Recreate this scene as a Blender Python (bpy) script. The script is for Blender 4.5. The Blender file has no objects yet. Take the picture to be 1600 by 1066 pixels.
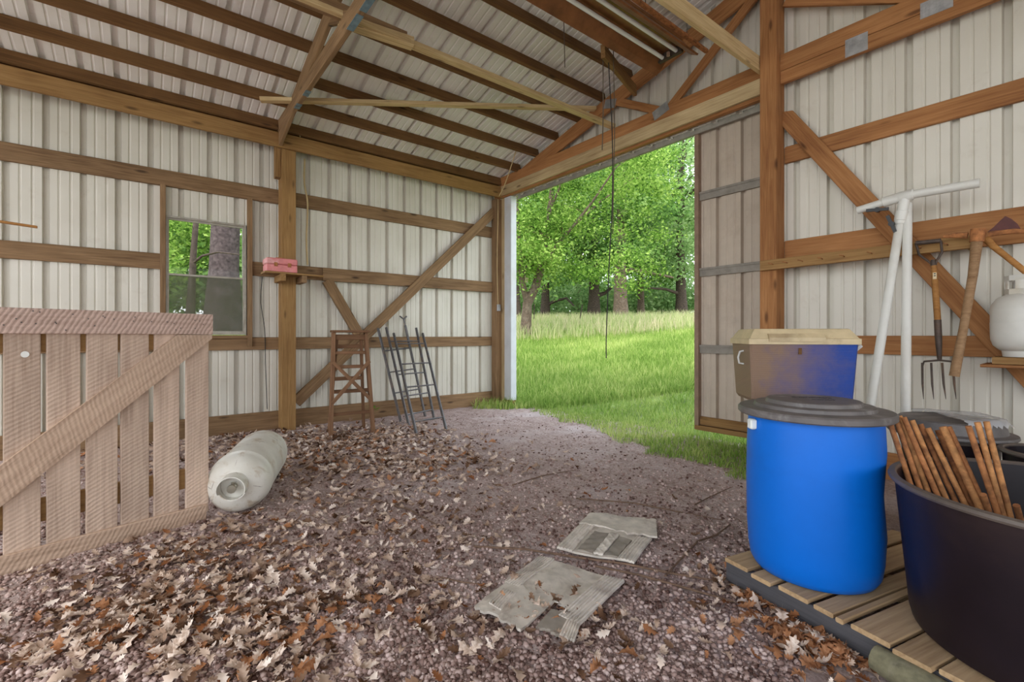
import bpy, math, random
import numpy as np
from mathutils import Vector, Matrix

random.seed(7)
rng = np.random.default_rng(7)
R = math.radians
sc = bpy.context.scene
COL = sc.collection

# ------------------------------------------------------------------ camera, sky, sun, exposure
F, YAW, HOR = 730.67, R(51.672), 523.44            # focal length in px of a 1600x1066 frame, heading, horizon row
CAM = Vector((6.929, -5.1465, 1.27))
cam = bpy.data.cameras.new('camera'); cam.sensor_width = 36.0; cam.lens = F / 1600 * 36
cam.shift_y = (HOR - 533) / 1600; cam.clip_start = 0.02; cam.clip_end = 400
co = bpy.data.objects.new('camera', cam); COL.objects.link(co)
co.location = CAM; co.rotation_euler = (R(90), 0, YAW); sc.camera = co

wd = bpy.data.worlds.new('sky'); sc.world = wd; wd.use_nodes = True
nt = wd.node_tree; nt.nodes.clear()
wo = nt.nodes.new('ShaderNodeOutputWorld'); bg = nt.nodes.new('ShaderNodeBackground')
tc = nt.nodes.new('ShaderNodeTexCoord'); sx = nt.nodes.new('ShaderNodeSeparateXYZ')
rp = nt.nodes.new('ShaderNodeValToRGB')
rp.color_ramp.elements[0].position = 0.0; rp.color_ramp.elements[0].color = (0.92, 0.95, 0.98, 1)
rp.color_ramp.elements[1].position = 0.9; rp.color_ramp.elements[1].color = (0.72, 0.84, 1.0, 1)
nt.links.new(tc.outputs['Generated'], sx.inputs[0]); nt.links.new(sx.outputs['Z'], rp.inputs[0])
nt.links.new(rp.outputs[0], bg.inputs[0]); nt.links.new(bg.outputs[0], wo.inputs[0])
bg.inputs[1].default_value = 1.75
sun = bpy.data.lights.new('sun', 'SUN'); sun.energy = 1.6; sun.angle = R(25); sun.color = (1, 0.95, 0.86)
so = bpy.data.objects.new('sun', sun); COL.objects.link(so)
so.rotation_euler = (R(32), R(22), 0)
sc.view_settings.view_transform = 'Standard'; sc.view_settings.look = 'None'
sc.view_settings.gamma = 1.0; sc.view_settings.exposure = 1.05
sc.view_settings.use_curve_mapping = False
sc.cycles.max_bounces = 10; sc.cycles.diffuse_bounces = 6; sc.cycles.transparent_max_bounces = 12
sc.cycles.use_denoising = True

# ------------------------------------------------------------------ helpers
S_, C_ = math.sin(YAW), math.cos(YAW)
def ray(u, v):
    x = (u - 800) / F; y = -(v - HOR) / F
    return Vector((-S_ + x * C_, C_ + x * S_, y))
def atX(u, v, c): d = ray(u, v); return CAM + d * ((c - CAM.x) / d.x)      # the point a sight line meets on a plane x = c
def atY(u, v, c): d = ray(u, v); return CAM + d * ((c - CAM.y) / d.y)
def atZ(u, v, c): d = ray(u, v); return CAM + d * ((c - CAM.z) / d.z)
def atD(u, v, t): return CAM + ray(u, v) * t

WM = {}
def link(name, me, M=None, parent=None, mat=None):
    o = bpy.data.objects.new(name, me); COL.objects.link(o)
    M = M or Matrix.Identity(4)
    if parent is not None:
        o.parent = parent; o.matrix_basis = WM[parent.name].inverted() @ M
    else: o.matrix_basis = M
    WM[o.name] = M
    if mat is not None and me is not None and len(me.materials) == 0: me.materials.append(mat)
    return o
def empty(name, loc=(0, 0, 0), parent=None):
    return link(name, None, Matrix.Translation(Vector(loc)), parent)
def tag(o, label, cat, group=None):
    o['label'] = label; o['category'] = cat
    if group: o['group'] = group
    return o
def struct(o): o['kind'] = 'structure'; return o
def stuff(o): o['kind'] = 'stuff'; return o

class MB:
    def __init__(s): s.v = []; s.f = []
    def add(s, vs, fs):
        n = len(s.v); s.v += [tuple(p) for p in vs]; s.f += [tuple(i + n for i in f) for f in fs]; return s
    def box(s, a, b):
        x0, y0, z0 = a; x1, y1, z1 = b
        return s.add([(x0,y0,z0),(x1,y0,z0),(x1,y1,z0),(x0,y1,z0),(x0,y0,z1),(x1,y0,z1),(x1,y1,z1),(x0,y1,z1)],
              [(0,3,2,1),(4,5,6,7),(0,1,5,4),(1,2,6,5),(2,3,7,6),(3,0,4,7)])
    def cbox(s, a, b, c=0.01):                                            # box with chamfered vertical and top edges
        x0, y0, z0 = a; x1, y1, z1 = b
        def ring(z, k): return [(x0+c+k,y0+k,z),(x1-c-k,y0+k,z),(x1-k,y0+c+k,z),(x1-k,y1-c-k,z),(x1-c-k,y1-k,z),(x0+c+k,y1-k,z),(x0+k,y1-c-k,z),(x0+k,y0+c+k,z)]
        return s.rings([ring(z0, c), ring(z0 + c, 0), ring(z1 - c, 0), ring(z1, c)], caps=True)
    def rings(s, rs, caps=True, close=True):
        n = len(rs[0]); vs = [p for r in rs for p in r]; fs = []
        for i in range(len(rs) - 1):
            for k in range(n if close else n - 1):
                a = i*n + k; b = i*n + (k+1) % n
                fs.append((a, b, b + n, a + n))
        if caps: fs.append(tuple(range(n - 1, -1, -1))); fs.append(tuple(range((len(rs)-1)*n, len(rs)*n)))
        return s.add(vs, fs)
    def tube(s, pts, r, n=8, caps=True):
        pts = [Vector(p) for p in pts]; rr = r if isinstance(r, (list, tuple)) else [r] * len(pts)
        rs = []; prev = None
        for i, p in enumerate(pts):
            t = (pts[min(i+1, len(pts)-1)] - pts[max(i-1, 0)]).normalized()
            if prev is None:
                a = t.cross(Vector((0,0,1)))
                if a.length < 1e-3: a = t.cross(Vector((1,0,0)))
                a.normalize()
            else:
                a = prev - t * prev.dot(t)
                if a.length < 1e-4: a = t.orthogonal()
                a.normalize()
            prev = a; b = t.cross(a)
            rs.append([p + (a * math.cos(2*math.pi*k/n) + b * math.sin(2*math.pi*k/n)) * rr[i] for k in range(n)])
        return s.rings(rs, caps)
    def lathe(s, prof, n=40, c=(0,0,0), caps=False, sx=1.0):               # prof = (radius, z)
        rs = [[(c[0] + r*math.cos(2*math.pi*k/n)*sx, c[1] + r*math.sin(2*math.pi*k/n), c[2] + z) for k in range(n)] for r, z in prof]
        return s.rings(rs, caps)
    def prism(s, poly, z0, z1):                                           # poly in xy
        n = len(poly)
        return s.add([(x, y, z0) for x, y in poly] + [(x, y, z1) for x, y in poly],
            [tuple(range(n-1,-1,-1)), tuple(range(n, 2*n))] + [(k, (k+1) % n, (k+1) % n + n, k + n) for k in range(n)])
    def xf(s, M): s.v = [tuple(M @ Vector(p)) for p in s.v]; return s
    def mesh(s, name, smooth=None):
        me = bpy.data.meshes.new(name); me.from_pydata(s.v, [], s.f); me.update()
        if smooth is not None:
            me.shade_smooth(); me.set_sharp_from_angle(angle=R(smooth))
        return me
    def obj(s, name, mat, parent=None, M=None, smooth=None):
        return link(name, s.mesh(name, smooth), M, parent, mat)

def np_mesh(name, V, Fc, smooth=False):
    """V (n,3), Fc (m,k) all faces with k corners"""
    me = bpy.data.meshes.new(name); V = np.asarray(V, np.float32); Fc = np.asarray(Fc, np.int32); m, k = Fc.shape
    me.vertices.add(len(V)); me.vertices.foreach_set('co', V.ravel())
    me.loops.add(m * k); me.loops.foreach_set('vertex_index', Fc.ravel())
    me.polygons.add(m); me.polygons.foreach_set('loop_start', np.arange(0, m*k, k, dtype=np.int32))
    try: me.polygons.foreach_set('loop_total', np.full(m, k, np.int32))
    except Exception: pass
    if smooth: me.polygons.foreach_set('use_smooth', np.ones(m, bool))
    me.update(calc_edges=True); me.validate()
    return me

def frame(p0, p1, up):
    p0 = Vector(p0); p1 = Vector(p1); x = (p1 - p0).normalized(); up = Vector(up)
    z = (up - x * up.dot(x)).normalized(); y = z.cross(x)
    M = Matrix(((x.x, y.x, z.x, p0.x), (x.y, y.y, z.y, p0.y), (x.z, y.z, z.z, p0.z), (0, 0, 0, 1)))
    return M, (p1 - p0).length
def timber(name, p0, p1, w, h, mat, parent=None, up=(0, 0, 1), c=0.004, cut0=0.0, cut1=0.0):
    """sawn board from p0 to p1 (centre line), w across, h along 'up'; cut0/cut1 slant the ends; own frame runs with the grain"""
    M, L = frame(p0, p1, up); a, b = w / 2, h / 2
    sec = [(-a+c,-b),(a-c,-b),(a,-b+c),(a,b-c),(a-c,b),(-a+c,b),(-a,b-c),(-a,-b+c)]
    mb = MB(); mb.rings([[(cut0 * z, y, z) for y, z in sec], [(L + cut1 * z, y, z) for y, z in sec]], caps=True)
    return mb.obj(name, mat, parent, M)

# ------------------------------------------------------------------ numpy value noise
def _h(ix, iy, s):
    n = (ix * 374761393 + iy * 668265263 + s * 1442695041) & 0x7fffffff
    n = ((n ^ (n >> 13)) * 1274126177) & 0x7fffffff
    return ((n ^ (n >> 16)) & 0xffff) / 65535.0
def vnoise(x, y, s=0):
    ix = np.floor(x).astype(np.int64); iy = np.floor(y).astype(np.int64); fx = x - ix; fy = y - iy
    fx = fx*fx*(3-2*fx); fy = fy*fy*(3-2*fy)
    a = _h(ix, iy, s); b = _h(ix+1, iy, s); c = _h(ix, iy+1, s); d = _h(ix+1, iy+1, s)
    return (a*(1-fx) + b*fx)*(1-fy) + (c*(1-fx) + d*fx)*fy - 0.5
def fbm(x, y, sc0, octs, s=0):
    x = np.asarray(x, float); y = np.asarray(y, float); t = 0; am = 1.0; f = sc0
    for o in range(octs): t = t + am * vnoise(x*f + 17.3*o, y*f - 9.1*o, s + o); am *= 0.5; f *= 2.03
    return t

# ------------------------------------------------------------------ materials
def mat_new(name, rough=0.6, metal=0.0, spec=0.5):
    m = bpy.data.materials.new(name); m.use_nodes = True; b = m.node_tree.nodes['Principled BSDF']
    b.inputs['Roughness'].default_value = rough; b.inputs['Metallic'].default_value = metal
    b.inputs['Specular IOR Level'].default_value = spec
    return m, m.node_tree, b
def N(t, typ, **kw):
    n = t.nodes.new(typ)
    for k, v in kw.items(): setattr(n, k, v)
    return n
def ramp(t, fac, stops):
    r = N(t, 'ShaderNodeValToRGB'); e = r.color_ramp.elements
    while len(e) < len(stops): e.new(0.5)
    for i, (p, c) in enumerate(stops): e[i].position = p; e[i].color = (*c, 1)
    t.links.new(fac, r.inputs[0]); return r.outputs[0]
def coords(t, scale=(1, 1, 1), rnd=True, kind='Object'):
    c = N(t, 'ShaderNodeTexCoord'); mp = N(t, 'ShaderNodeMapping'); mp.inputs['Scale'].default_value = scale
    if rnd:
        oi = N(t, 'ShaderNodeObjectInfo'); mu = N(t, 'ShaderNodeVectorMath', operation='MULTIPLY_ADD')
        cx = N(t, 'ShaderNodeCombineXYZ')
        for k in range(3): t.links.new(oi.outputs['Random'], cx.inputs[k])
        mu.inputs[1].default_value = (37.0, 23.0, 11.0); t.links.new(cx.outputs[0], mu.inputs[0]); t.links.new(c.outputs[kind], mu.inputs[2])
        t.links.new(mu.outputs[0], mp.inputs[0])
    else: t.links.new(c.outputs[kind], mp.inputs[0])
    return mp.outputs[0]
def noise(t, vec, scale, det=4, rough=0.55, dist=0.0):
    n = N(t, 'ShaderNodeTexNoise'); n.inputs['Scale'].default_value = scale; n.inputs['Detail'].default_value = det
    n.inputs['Roughness'].default_value = rough; n.inputs['Distortion'].default_value = dist
    if vec is not None: t.links.new(vec, n.inputs['Vector'])
    return n.outputs['Fac']
def mix(t, fac, a, b, typ='MIX'):
    m = N(t, 'ShaderNodeMix', data_type='RGBA', blend_type=typ)
    for i, x in ((0, fac), (6, a), (7, b)):
        if isinstance(x, (int, float)): m.inputs[i].default_value = x
        elif isinstance(x, tuple): m.inputs[i].default_value = (*x, 1)
        else: t.links.new(x, m.inputs[i])
    return m.outputs[2]
def bump(t, b, h, st=0.3, d=0.01):
    n = N(t, 'ShaderNodeBump'); n.inputs['Strength'].default_value = st; n.inputs['Distance'].default_value = d
    t.links.new(h, n.inputs['Height']); t.links.new(n.outputs[0], b.inputs['Normal'])

def wood(name, light, mid, dark, knots=True, rough=0.75, vary=0.25, saw=0.0):
    m, t, b = mat_new(name, rough, spec=0.25)
    v = coords(t, (1.1, 14, 14)); g = noise(t, v, 1.6, 6, 0.6, 0.9)
    v2 = coords(t, (2.5, 70, 70)); fine = noise(t, v2, 1.0, 3, 0.6)
    col = ramp(t, g, [(0.28, dark), (0.47, mid), (0.68, light)])
    col = mix(t, 0.45, col, ramp(t, fine, [(0.3, dark), (0.62, light)]), 'MIX')
    if knots:
        vk = coords(t, (2.0, 7, 7)); vo = N(t, 'ShaderNodeTexVoronoi'); vo.inputs['Scale'].default_value = 1.0; t.links.new(vk, vo.inputs['Vector'])
        kf = ramp(t, vo.outputs['Distance'], [(0.06, (1, 1, 1)), (0.16, (0, 0, 0))])
        col = mix(t, kf, col, tuple(c * 0.45 for c in dark))
    big = noise(t, coords(t, (0.8, 0.8, 0.8)), 1.3, 3)
    col = mix(t, vary, col, ramp(t, big, [(0.35, tuple(c * 0.5 for c in mid)), (0.65, tuple(min(1, c * 1.35) for c in light))]))
    h = fine
    if saw > 0:
        w = N(t, 'ShaderNodeTexWave', wave_type='BANDS', bands_direction='X'); w.inputs['Scale'].default_value = 11.0
        w.inputs['Distortion'].default_value = 3.0; w.inputs['Detail'].default_value = 3; w.inputs['Detail Scale'].default_value = 1.6
        mp = N(t, 'ShaderNodeMapping'); mp.inputs['Rotation'].default_value = (0, R(28), 0); t.links.new(coords(t, (1.3, 0.5, 1.3)), mp.inputs[0]); t.links.new(mp.outputs[0], w.inputs['Vector'])
        col = mix(t, saw, col, ramp(t, w.outputs['Fac'], [(0.15, tuple(c * 0.8 for c in dark)), (0.6, light)])); h = w.outputs['Fac']
    t.links.new(col, b.inputs['Base Color']); bump(t, b, h, 0.35, 0.004)
    return m
def plain(name, col, rough=0.5, metal=0.0, var=0.15, scale=8.0, dirt=None, damt=0.5, bmp=0.0, spec=0.5):
    m, t, b = mat_new(name, rough, metal, spec)
    n = noise(t, coords(t), scale, 5, 0.6)
    c = ramp(t, n, [(0.3, tuple(x * (1 - var) for x in col)), (0.7, tuple(min(1, x * (1 + var)) for x in col))])
    if dirt:
        d = noise(t, coords(t), scale * 0.35, 6, 0.65, 0.6)
        c = mix(t, ramp(t, d, [(0.52, (0, 0, 0)), (0.70, (damt, damt, damt))]), c, dirt)
    t.links.new(c, b.inputs['Base Color'])
    if bmp: bump(t, b, n, bmp, 0.004)
    return m

W_WALL = wood('weathered brown timber', (0.32, 0.20, 0.105), (0.19, 0.108, 0.05), (0.07, 0.035, 0.016))
W_OR = wood('orange fir timber', (0.44, 0.215, 0.085), (0.31, 0.130, 0.044), (0.155, 0.052, 0.017))
W_RAIL = wood('honey brown timber', (0.36, 0.215, 0.085), (0.26, 0.135, 0.045), (0.13, 0.058, 0.018))
W_DARK = wood('dark roof timber', (0.20, 0.105, 0.040), (0.135, 0.062, 0.020), (0.06, 0.026, 0.009))
W_PALE = wood('pale yellow timber', (0.66, 0.52, 0.29), (0.52, 0.37, 0.18), (0.30, 0.18, 0.075), vary=0.15)
W_HEAD = wood('greyed header board', (0.60, 0.47, 0.27), (0.44, 0.31, 0.16), (0.26, 0.16, 0.075))
W_GATE = wood('rough sawn pinkish board', (0.65, 0.50, 0.395), (0.50, 0.37, 0.285), (0.27, 0.175, 0.125), vary=0.3, saw=0.05, knots=True)
W_GATE2 = wood('rough sawn grey rail', (0.60, 0.44, 0.33), (0.46, 0.32, 0.23), (0.24, 0.15, 0.10), vary=0.2, saw=0.08, knots=False)
W_GATETOP = wood('coarse sawn top rail', (0.62, 0.46, 0.39), (0.46, 0.325, 0.265), (0.25, 0.155, 0.12), vary=0.15, saw=0.4, knots=False)
W_LADDER = wood('old brown ladder wood', (0.26, 0.14, 0.075), (0.17, 0.085, 0.042), (0.08, 0.036, 0.018))
W_PALLET = wood('dusty pallet board', (0.54, 0.375, 0.21), (0.41, 0.265, 0.14), (0.22, 0.125, 0.06))
W_SHADED = wood('shade-darkened stringer', (0.10, 0.095, 0.10), (0.065, 0.062, 0.068), (0.03, 0.027, 0.03))  # front stringer only: shadow under the deck boards put into the wood colour
W_HANDLE = wood('worn tool handle', (0.38, 0.24, 0.13), (0.29, 0.165, 0.08), (0.15, 0.075, 0.035), knots=False)
W_HANDLE2 = wood('varnished tool handle', (0.48, 0.24, 0.075), (0.36, 0.16, 0.045), (0.20, 0.075, 0.02), knots=False)
M_SHEET, t, b = mat_new('cream painted sheet metal', 0.42, 0.0, 0.5)
_n = noise(t, coords(t), 1.3, 3, 0.5)
_c = ramp(t, _n, [(0.3, (0.59, 0.555, 0.47)), (0.7, (0.69, 0.66, 0.58))])
_d = noise(t, coords(t), 5.0, 6, 0.7, 0.3)
t.links.new(mix(t, ramp(t, _d, [(0.58, (0, 0, 0)), (0.85, (0.4,) * 3)]), _c, (0.40, 0.32, 0.24)), b.inputs['Base Color'])
M_ROOF, t, b = mat_new('brightened roof sheet metal', 0.42, 0.0, 0.5)  # sheet colour lightened to make up for the dim roof underside
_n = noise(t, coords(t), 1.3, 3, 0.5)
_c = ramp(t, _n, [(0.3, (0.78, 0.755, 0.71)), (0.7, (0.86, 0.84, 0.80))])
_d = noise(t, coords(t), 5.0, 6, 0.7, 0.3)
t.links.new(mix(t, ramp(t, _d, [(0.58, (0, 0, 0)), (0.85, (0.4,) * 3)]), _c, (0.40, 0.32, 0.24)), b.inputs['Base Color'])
M_DOOR = plain('tan painted door sheet', (0.50, 0.42, 0.335), 0.5, var=0.08, scale=4, dirt=(0.30, 0.22, 0.16), damt=0.4)
M_GALV = plain('galvanised steel', (0.42, 0.42, 0.42), 0.45, 0.7, 0.25, 14)
M_RAIL = plain('grey door rail', (0.26, 0.235, 0.20), 0.6, 0.2, 0.2, 10)
M_BROWNTRIM = plain('brown door trim', (0.25, 0.165, 0.11), 0.55, 0.0, 0.2, 10)
M_WHITETRIM = plain('white corner trim', (0.58, 0.60, 0.63), 0.4, 0, 0.06, 6, (0.5, 0.45, 0.4), 0.4)
M_BLUEPLATE = plain('blue grey nail plate', (0.20, 0.30, 0.36), 0.4, 0.7, 0.25, 20)

# leaf and grass materials
def leafmat(name, cols, trans=0.45, kind='Object', scale=0.6):
    m = bpy.data.materials.new(name); m.use_nodes = True; t = m.node_tree; t.nodes.clear()
    o = N(t, 'ShaderNodeOutputMaterial'); d = N(t, 'ShaderNodeBsdfDiffuse'); tr = N(t, 'ShaderNodeBsdfTranslucent'); mx = N(t, 'ShaderNodeMixShader')
    n = noise(t, coords(t, rnd=False), scale, 3, 0.7)
    g = N(t, 'ShaderNodeNewGeometry')
    mm = N(t, 'ShaderNodeMath', operation='MULTIPLY_ADD'); mm.inputs[1].default_value = 0.45; t.links.new(g.outputs['Random Per Island'], mm.inputs[0])
    ms = N(t, 'ShaderNodeMath', operation='SUBTRACT'); t.links.new(n, ms.inputs[0]); ms.inputs[1].default_value = 0.225; t.links.new(ms.outputs[0], mm.inputs[2])
    k = len(cols); c = ramp(t, mm.outputs[0], [(0.25 + 0.5 * i / (k - 1), cc) for i, cc in enumerate(cols)])
    for s in (d, tr): t.links.new(c, s.inputs[0])
    mx.inputs[0].default_value = trans
    t.links.new(d.outputs[0], mx.inputs[1]); t.links.new(tr.outputs[0], mx.inputs[2]); t.links.new(mx.outputs[0], o.inputs[0]); return m
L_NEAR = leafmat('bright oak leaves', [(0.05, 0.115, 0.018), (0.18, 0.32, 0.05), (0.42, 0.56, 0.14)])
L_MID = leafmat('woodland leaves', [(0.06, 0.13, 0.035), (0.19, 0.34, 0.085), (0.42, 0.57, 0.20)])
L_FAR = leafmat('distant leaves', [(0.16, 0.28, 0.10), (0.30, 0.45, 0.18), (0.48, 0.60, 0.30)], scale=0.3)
L_GRASS = leafmat('meadow grass', [(0.16, 0.27, 0.05), (0.31, 0.44, 0.10), (0.56, 0.62, 0.22)], 0.45, scale=0.5)
L_SEED = leafmat('tall seeding grass', [(0.30, 0.40, 0.13), (0.54, 0.56, 0.27), (0.72, 0.60, 0.42)], 0.4)
L_DRY = [leafmat('pale tan dry leaf', [(0.36, 0.24, 0.17), (0.62, 0.47, 0.37), (0.86, 0.74, 0.65)], 0.15, scale=6),
         leafmat('rust brown dry leaf', [(0.20, 0.075, 0.03), (0.36, 0.16, 0.075), (0.50, 0.26, 0.14)], 0.15, scale=6),
         leafmat('dark brown dry leaf', [(0.07, 0.035, 0.02), (0.14, 0.075, 0.045), (0.23, 0.14, 0.09)], 0.1, scale=6)]
M_BARK = plain('grey brown bark', (0.14, 0.10, 0.075), 0.9, 0, 0.45, 14, (0.25, 0.21, 0.17), 0.5, 0.8, 0.1)
M_BARKD = plain('dark bark', (0.075, 0.055, 0.045), 0.9, 0, 0.45, 14, None, 0.5, 0.8, 0.1)

M_DIRT, t, b = mat_new('purplish brown dirt', 0.85, 0, 0.25)
_v = coords(t, rnd=False); _a = noise(t, _v, 1.1, 5, 0.6); _b = noise(t, _v, 38, 6, 0.75); _e = noise(t, _v, 9, 5, 0.7)
_c = ramp(t, _b, [(0.34, (0.14, 0.085, 0.07)), (0.48, (0.38, 0.27, 0.235)), (0.62, (0.70, 0.58, 0.54))])
_c = mix(t, 0.5, _c, ramp(t, _e, [(0.3, (0.24, 0.155, 0.13)), (0.7, (0.62, 0.49, 0.455))]))
_c = mix(t, ramp(t, _a, [(0.52, (0, 0, 0)), (0.66, (0.55,) * 3)]), _c, (0.62, 0.53, 0.52))
t.links.new(_c, b.inputs['Base Color']); bump(t, b, _b, 0.9, 0.02)
M_CLOD = leafmat('dirt clods', [(0.10, 0.055, 0.045), (0.33, 0.225, 0.195), (0.62, 0.485, 0.445)], 0.0, scale=3)
M_YARD = plain('soil under grass', (0.20, 0.27, 0.06), 0.9, 0, 0.4, 3, (0.22, 0.17, 0.09), 0.5)

# ------------------------------------------------------------------ floor
def fground(x, y): return 0.022 * fbm(x, y, 1.3, 3, 5) + 0.020 * fbm(x, y, 7.0, 4, 11)
xs = np.concatenate([np.linspace(-0.1, 7.4, 400), np.linspace(7.6, 14.3, 40)]); ys = np.concatenate([np.linspace(-9.4, -5.3, 40), np.linspace(-5.25, 0.30, 300)])
X_, Y_ = np.meshgrid(xs, ys); Z_ = fground(X_, Y_)
nx = len(xs); ny = len(ys); ii = np.arange((ny-1)*(nx-1)); r_ = ii // (nx-1); c_ = ii % (nx-1); a_ = r_*nx + c_
fl = link('floor', np_mesh('floor', np.stack([X_.ravel(), Y_.ravel(), Z_.ravel()], 1), np.stack([a_, a_+1, a_+nx+1, a_+nx], 1), True), mat=M_DIRT); struct(fl)
# yard: level around the barn, climbing away behind the left wall and the end wall
def yard_z(x, y):
    x = np.asarray(x, float); y = np.asarray(y, float)
    d = np.hypot(np.maximum(-x - 0.2, 0), np.maximum(y, 0))
    return 2.15 * (1 - np.exp(-(d / 8.5) ** 1.3)) + 0.05 * fbm(x, y, 0.5, 3, 3) * np.minimum(d, 1) - 0.02
gx = np.concatenate([np.linspace(-70, -12, 30), np.linspace(-11, 10, 85), np.linspace(11, 45, 18)]); gy = np.concatenate([np.linspace(-40, -3, 40), np.linspace(-2, 16, 75), np.linspace(17, 75, 30)])
X_, Y_ = np.meshgrid(gx, gy); Z_ = yard_z(X_, Y_)
ins = (X_ > 0.1) & (X_ < 14.1) & (Y_ < -0.05) & (Y_ > -9.2); Z_[ins] -= 0.12
nx = len(gx); ny = len(gy); ii = np.arange((ny-1)*(nx-1)); r_ = ii // (nx-1); c_ = ii % (nx-1); a_ = r_*nx + c_
yd = link('yard', np_mesh('yard', np.stack([X_.ravel(), Y_.ravel(), Z_.ravel()], 1), np.stack([a_, a_+1, a_+nx+1, a_+nx], 1), True), mat=M_YARD); struct(yd)

# ------------------------------------------------------------------ ribbed sheet metal
RIB = 0.2935
def profile(s0, s1, extra=(), ph=0.0):
    pts = set()
    k0 = math.floor((s0 - ph) / RIB) - 1; k1 = math.ceil((s1 - ph) / RIB) + 1
    out = []
    for k in range(k0, k1 + 1):
        c = ph + k * RIB
        for d, h in ((-0.030, 0), (-0.022, 0.052), (0.022, 0.052), (0.030, 0), (0.088, 0), (0.096, 0.007), (0.106, 0.007), (0.114, 0), (0.180, 0), (0.188, 0.007), (0.198, 0.007), (0.206, 0)):
            out.append((c + d, h))
    out.sort(); sx = [p[0] for p in out]; hx = [p[1] for p in out]
    want = [s for s in sx if s0 < s < s1] + [s0, s1] + [e for e in extra if s0 < e < s1]
    want = sorted(set(want))
    return [(s, float(np.interp(s, sx, hx))) for s in want]
def sheets(parent, s0, s1, place, spans, mat, ph=0.0, width=3 * RIB, extra=(), name='metal_panel'):
    """one child per sheet; place(s, depth, t) -> point; spans(s_mid) -> list of (t0, t1); t may depend on s through place"""
    k = math.floor((s0 - ph) / width); cur = s0
    while cur < s1 - 1e-4:
        nxt = min(s1, ph - RIB / 2 + (math.floor((cur - ph + RIB / 2) / width + 1e-6) + 1) * width)
        pr = profile(cur, nxt, extra, ph); mb = MB()
        for (sa, ha), (sb, hb) in zip(pr[:-1], pr[1:]):
            for t0, t1 in spans((sa + sb) / 2):
                mb.add([place(sa, ha, t0), place(sb, hb, t0), place(sb, hb, t1), place(sa, ha, t1)], [(0, 1, 2, 3)])
        mb.obj(name, mat, parent)
        cur = nxt

SLOPE, EAVE, RIDGE = 0.25, 3.90, 7.0
def roof_z(x): return EAVE + SLOPE * (x if x <= RIDGE else 2 * RIDGE - x)

# ------------------------------------------------------------------ left wall
WL = struct(empty('wall_left'))
WY0, WY1, WZ0, WZ1 = -4.935, -4.085, 1.265, 2.70
def span_left(s):
    return [(-0.1, WZ0), (WZ1, 3.97)] if WY0 < s < WY1 else [(-0.1, 3.97)]
sheets(WL, -9.3, 0.02, lambda s, d, t: (-0.042 - d, s, t), span_left, M_SHEET, ph=-0.08, extra=(WY0, WY1))
for z0, z1, a, bb in ((3.046, 3.237, -9.3, -0.02), (1.073, 1.239, -9.3, -0.02), (-0.03, 0.242, -9.3, -0.02)):
    timber('girt', (-0.02, a, (z0+z1)/2), (-0.02, bb, (z0+z1)/2), 0.04, z1 - z0, W_WALL, WL)
timber('girt', (-0.02, -9.3, 2.143), (-0.02, -4.98, 2.143), 0.04, 0.183, W_WALL, WL)
timber('girt', (-0.02, -4.02, 2.143), (-0.02, -2.75, 2.143), 0.04, 0.183, W_WALL, WL)
timber('girt', (0.022, -3.13, 2.137), (0.022, -0.02, 2.137), 0.038, 0.186, W_WALL, WL)
timber('post', (0.095, -3.613, -0.1), (0.095, -3.613, 3.93), 0.178, 0.19, W_RAIL, WL, up=(1, 0, 0))
timber('post', (0.095, -7.35, -0.1), (0.095, -7.35, 3.93), 0.178, 0.19, W_RAIL, WL, up=(1, 0, 0))
timber('post', (0.07, -0.075, -0.1), (0.07, -0.075, 3.73), 0.14, 0.14, W_WALL, WL, up=(1, 0, 0))
timber('filler_block', (0.10, -3.735, 3.36), (0.10, -3.735, 3.80), 0.06, 0.12, W_RAIL, WL, up=(1, 0, 0))
timber('wall_plate', (0.212, -9.3, 3.831), (0.212, 0.10, 3.831), 0.045, 0.192, W_RAIL, WL)
timber('wall_plate', (-0.02, -9.3, 4.00), (-0.02, 0.02, 4.00), 0.045, 0.24, W_DARK, WL)
timber('brace', atX(462, 629, 0.05), atX(777, 326, 0.05), 0.035, 0.155, W_WALL, WL)
timber('brace', atX(511, 438, 0.03), atX(566, 532, 0.03), 0.036, 0.15, W_WALL, WL)
# ------------------------------------------------------------------ window in the left wall
W1 = struct(empty('window_1', (0, -4.5, 1.27)))
M_ALU = plain('weathered aluminium', (0.36, 0.33, 0.28), 0.5, 0.4, 0.2, 12, (0.25, 0.2, 0.14), 0.5)
timber('window_stud', (0.0, -4.955, 1.12), (0.0, -4.955, 3.05), 0.055, 0.085, W_WALL, W1, up=(1, 0, 0))
timber('window_stud', (0.0, -4.045, 1.12), (0.0, -4.045, 3.05), 0.055, 0.085, W_WALL, W1, up=(1, 0, 0))
timber('window_stud', (0.0, -4.93, 1.245), (0.0, -4.07, 1.245), 0.085, 0.04, W_WALL, W1)
mb = MB()
for a, c in (((-0.05, -4.935, 1.27), (0.0, -4.912, 2.70)), ((-0.05, -4.108, 1.27), (0.0, -4.085, 2.70)), ((-0.05, -4.912, 2.678), (0.0, -4.108, 2.70)), ((-0.05, -4.912, 1.27), (0.0, -4.108, 1.295))): mb.box(a, c)
wf = mb.obj('window_frame', M_ALU, W1)
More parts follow.
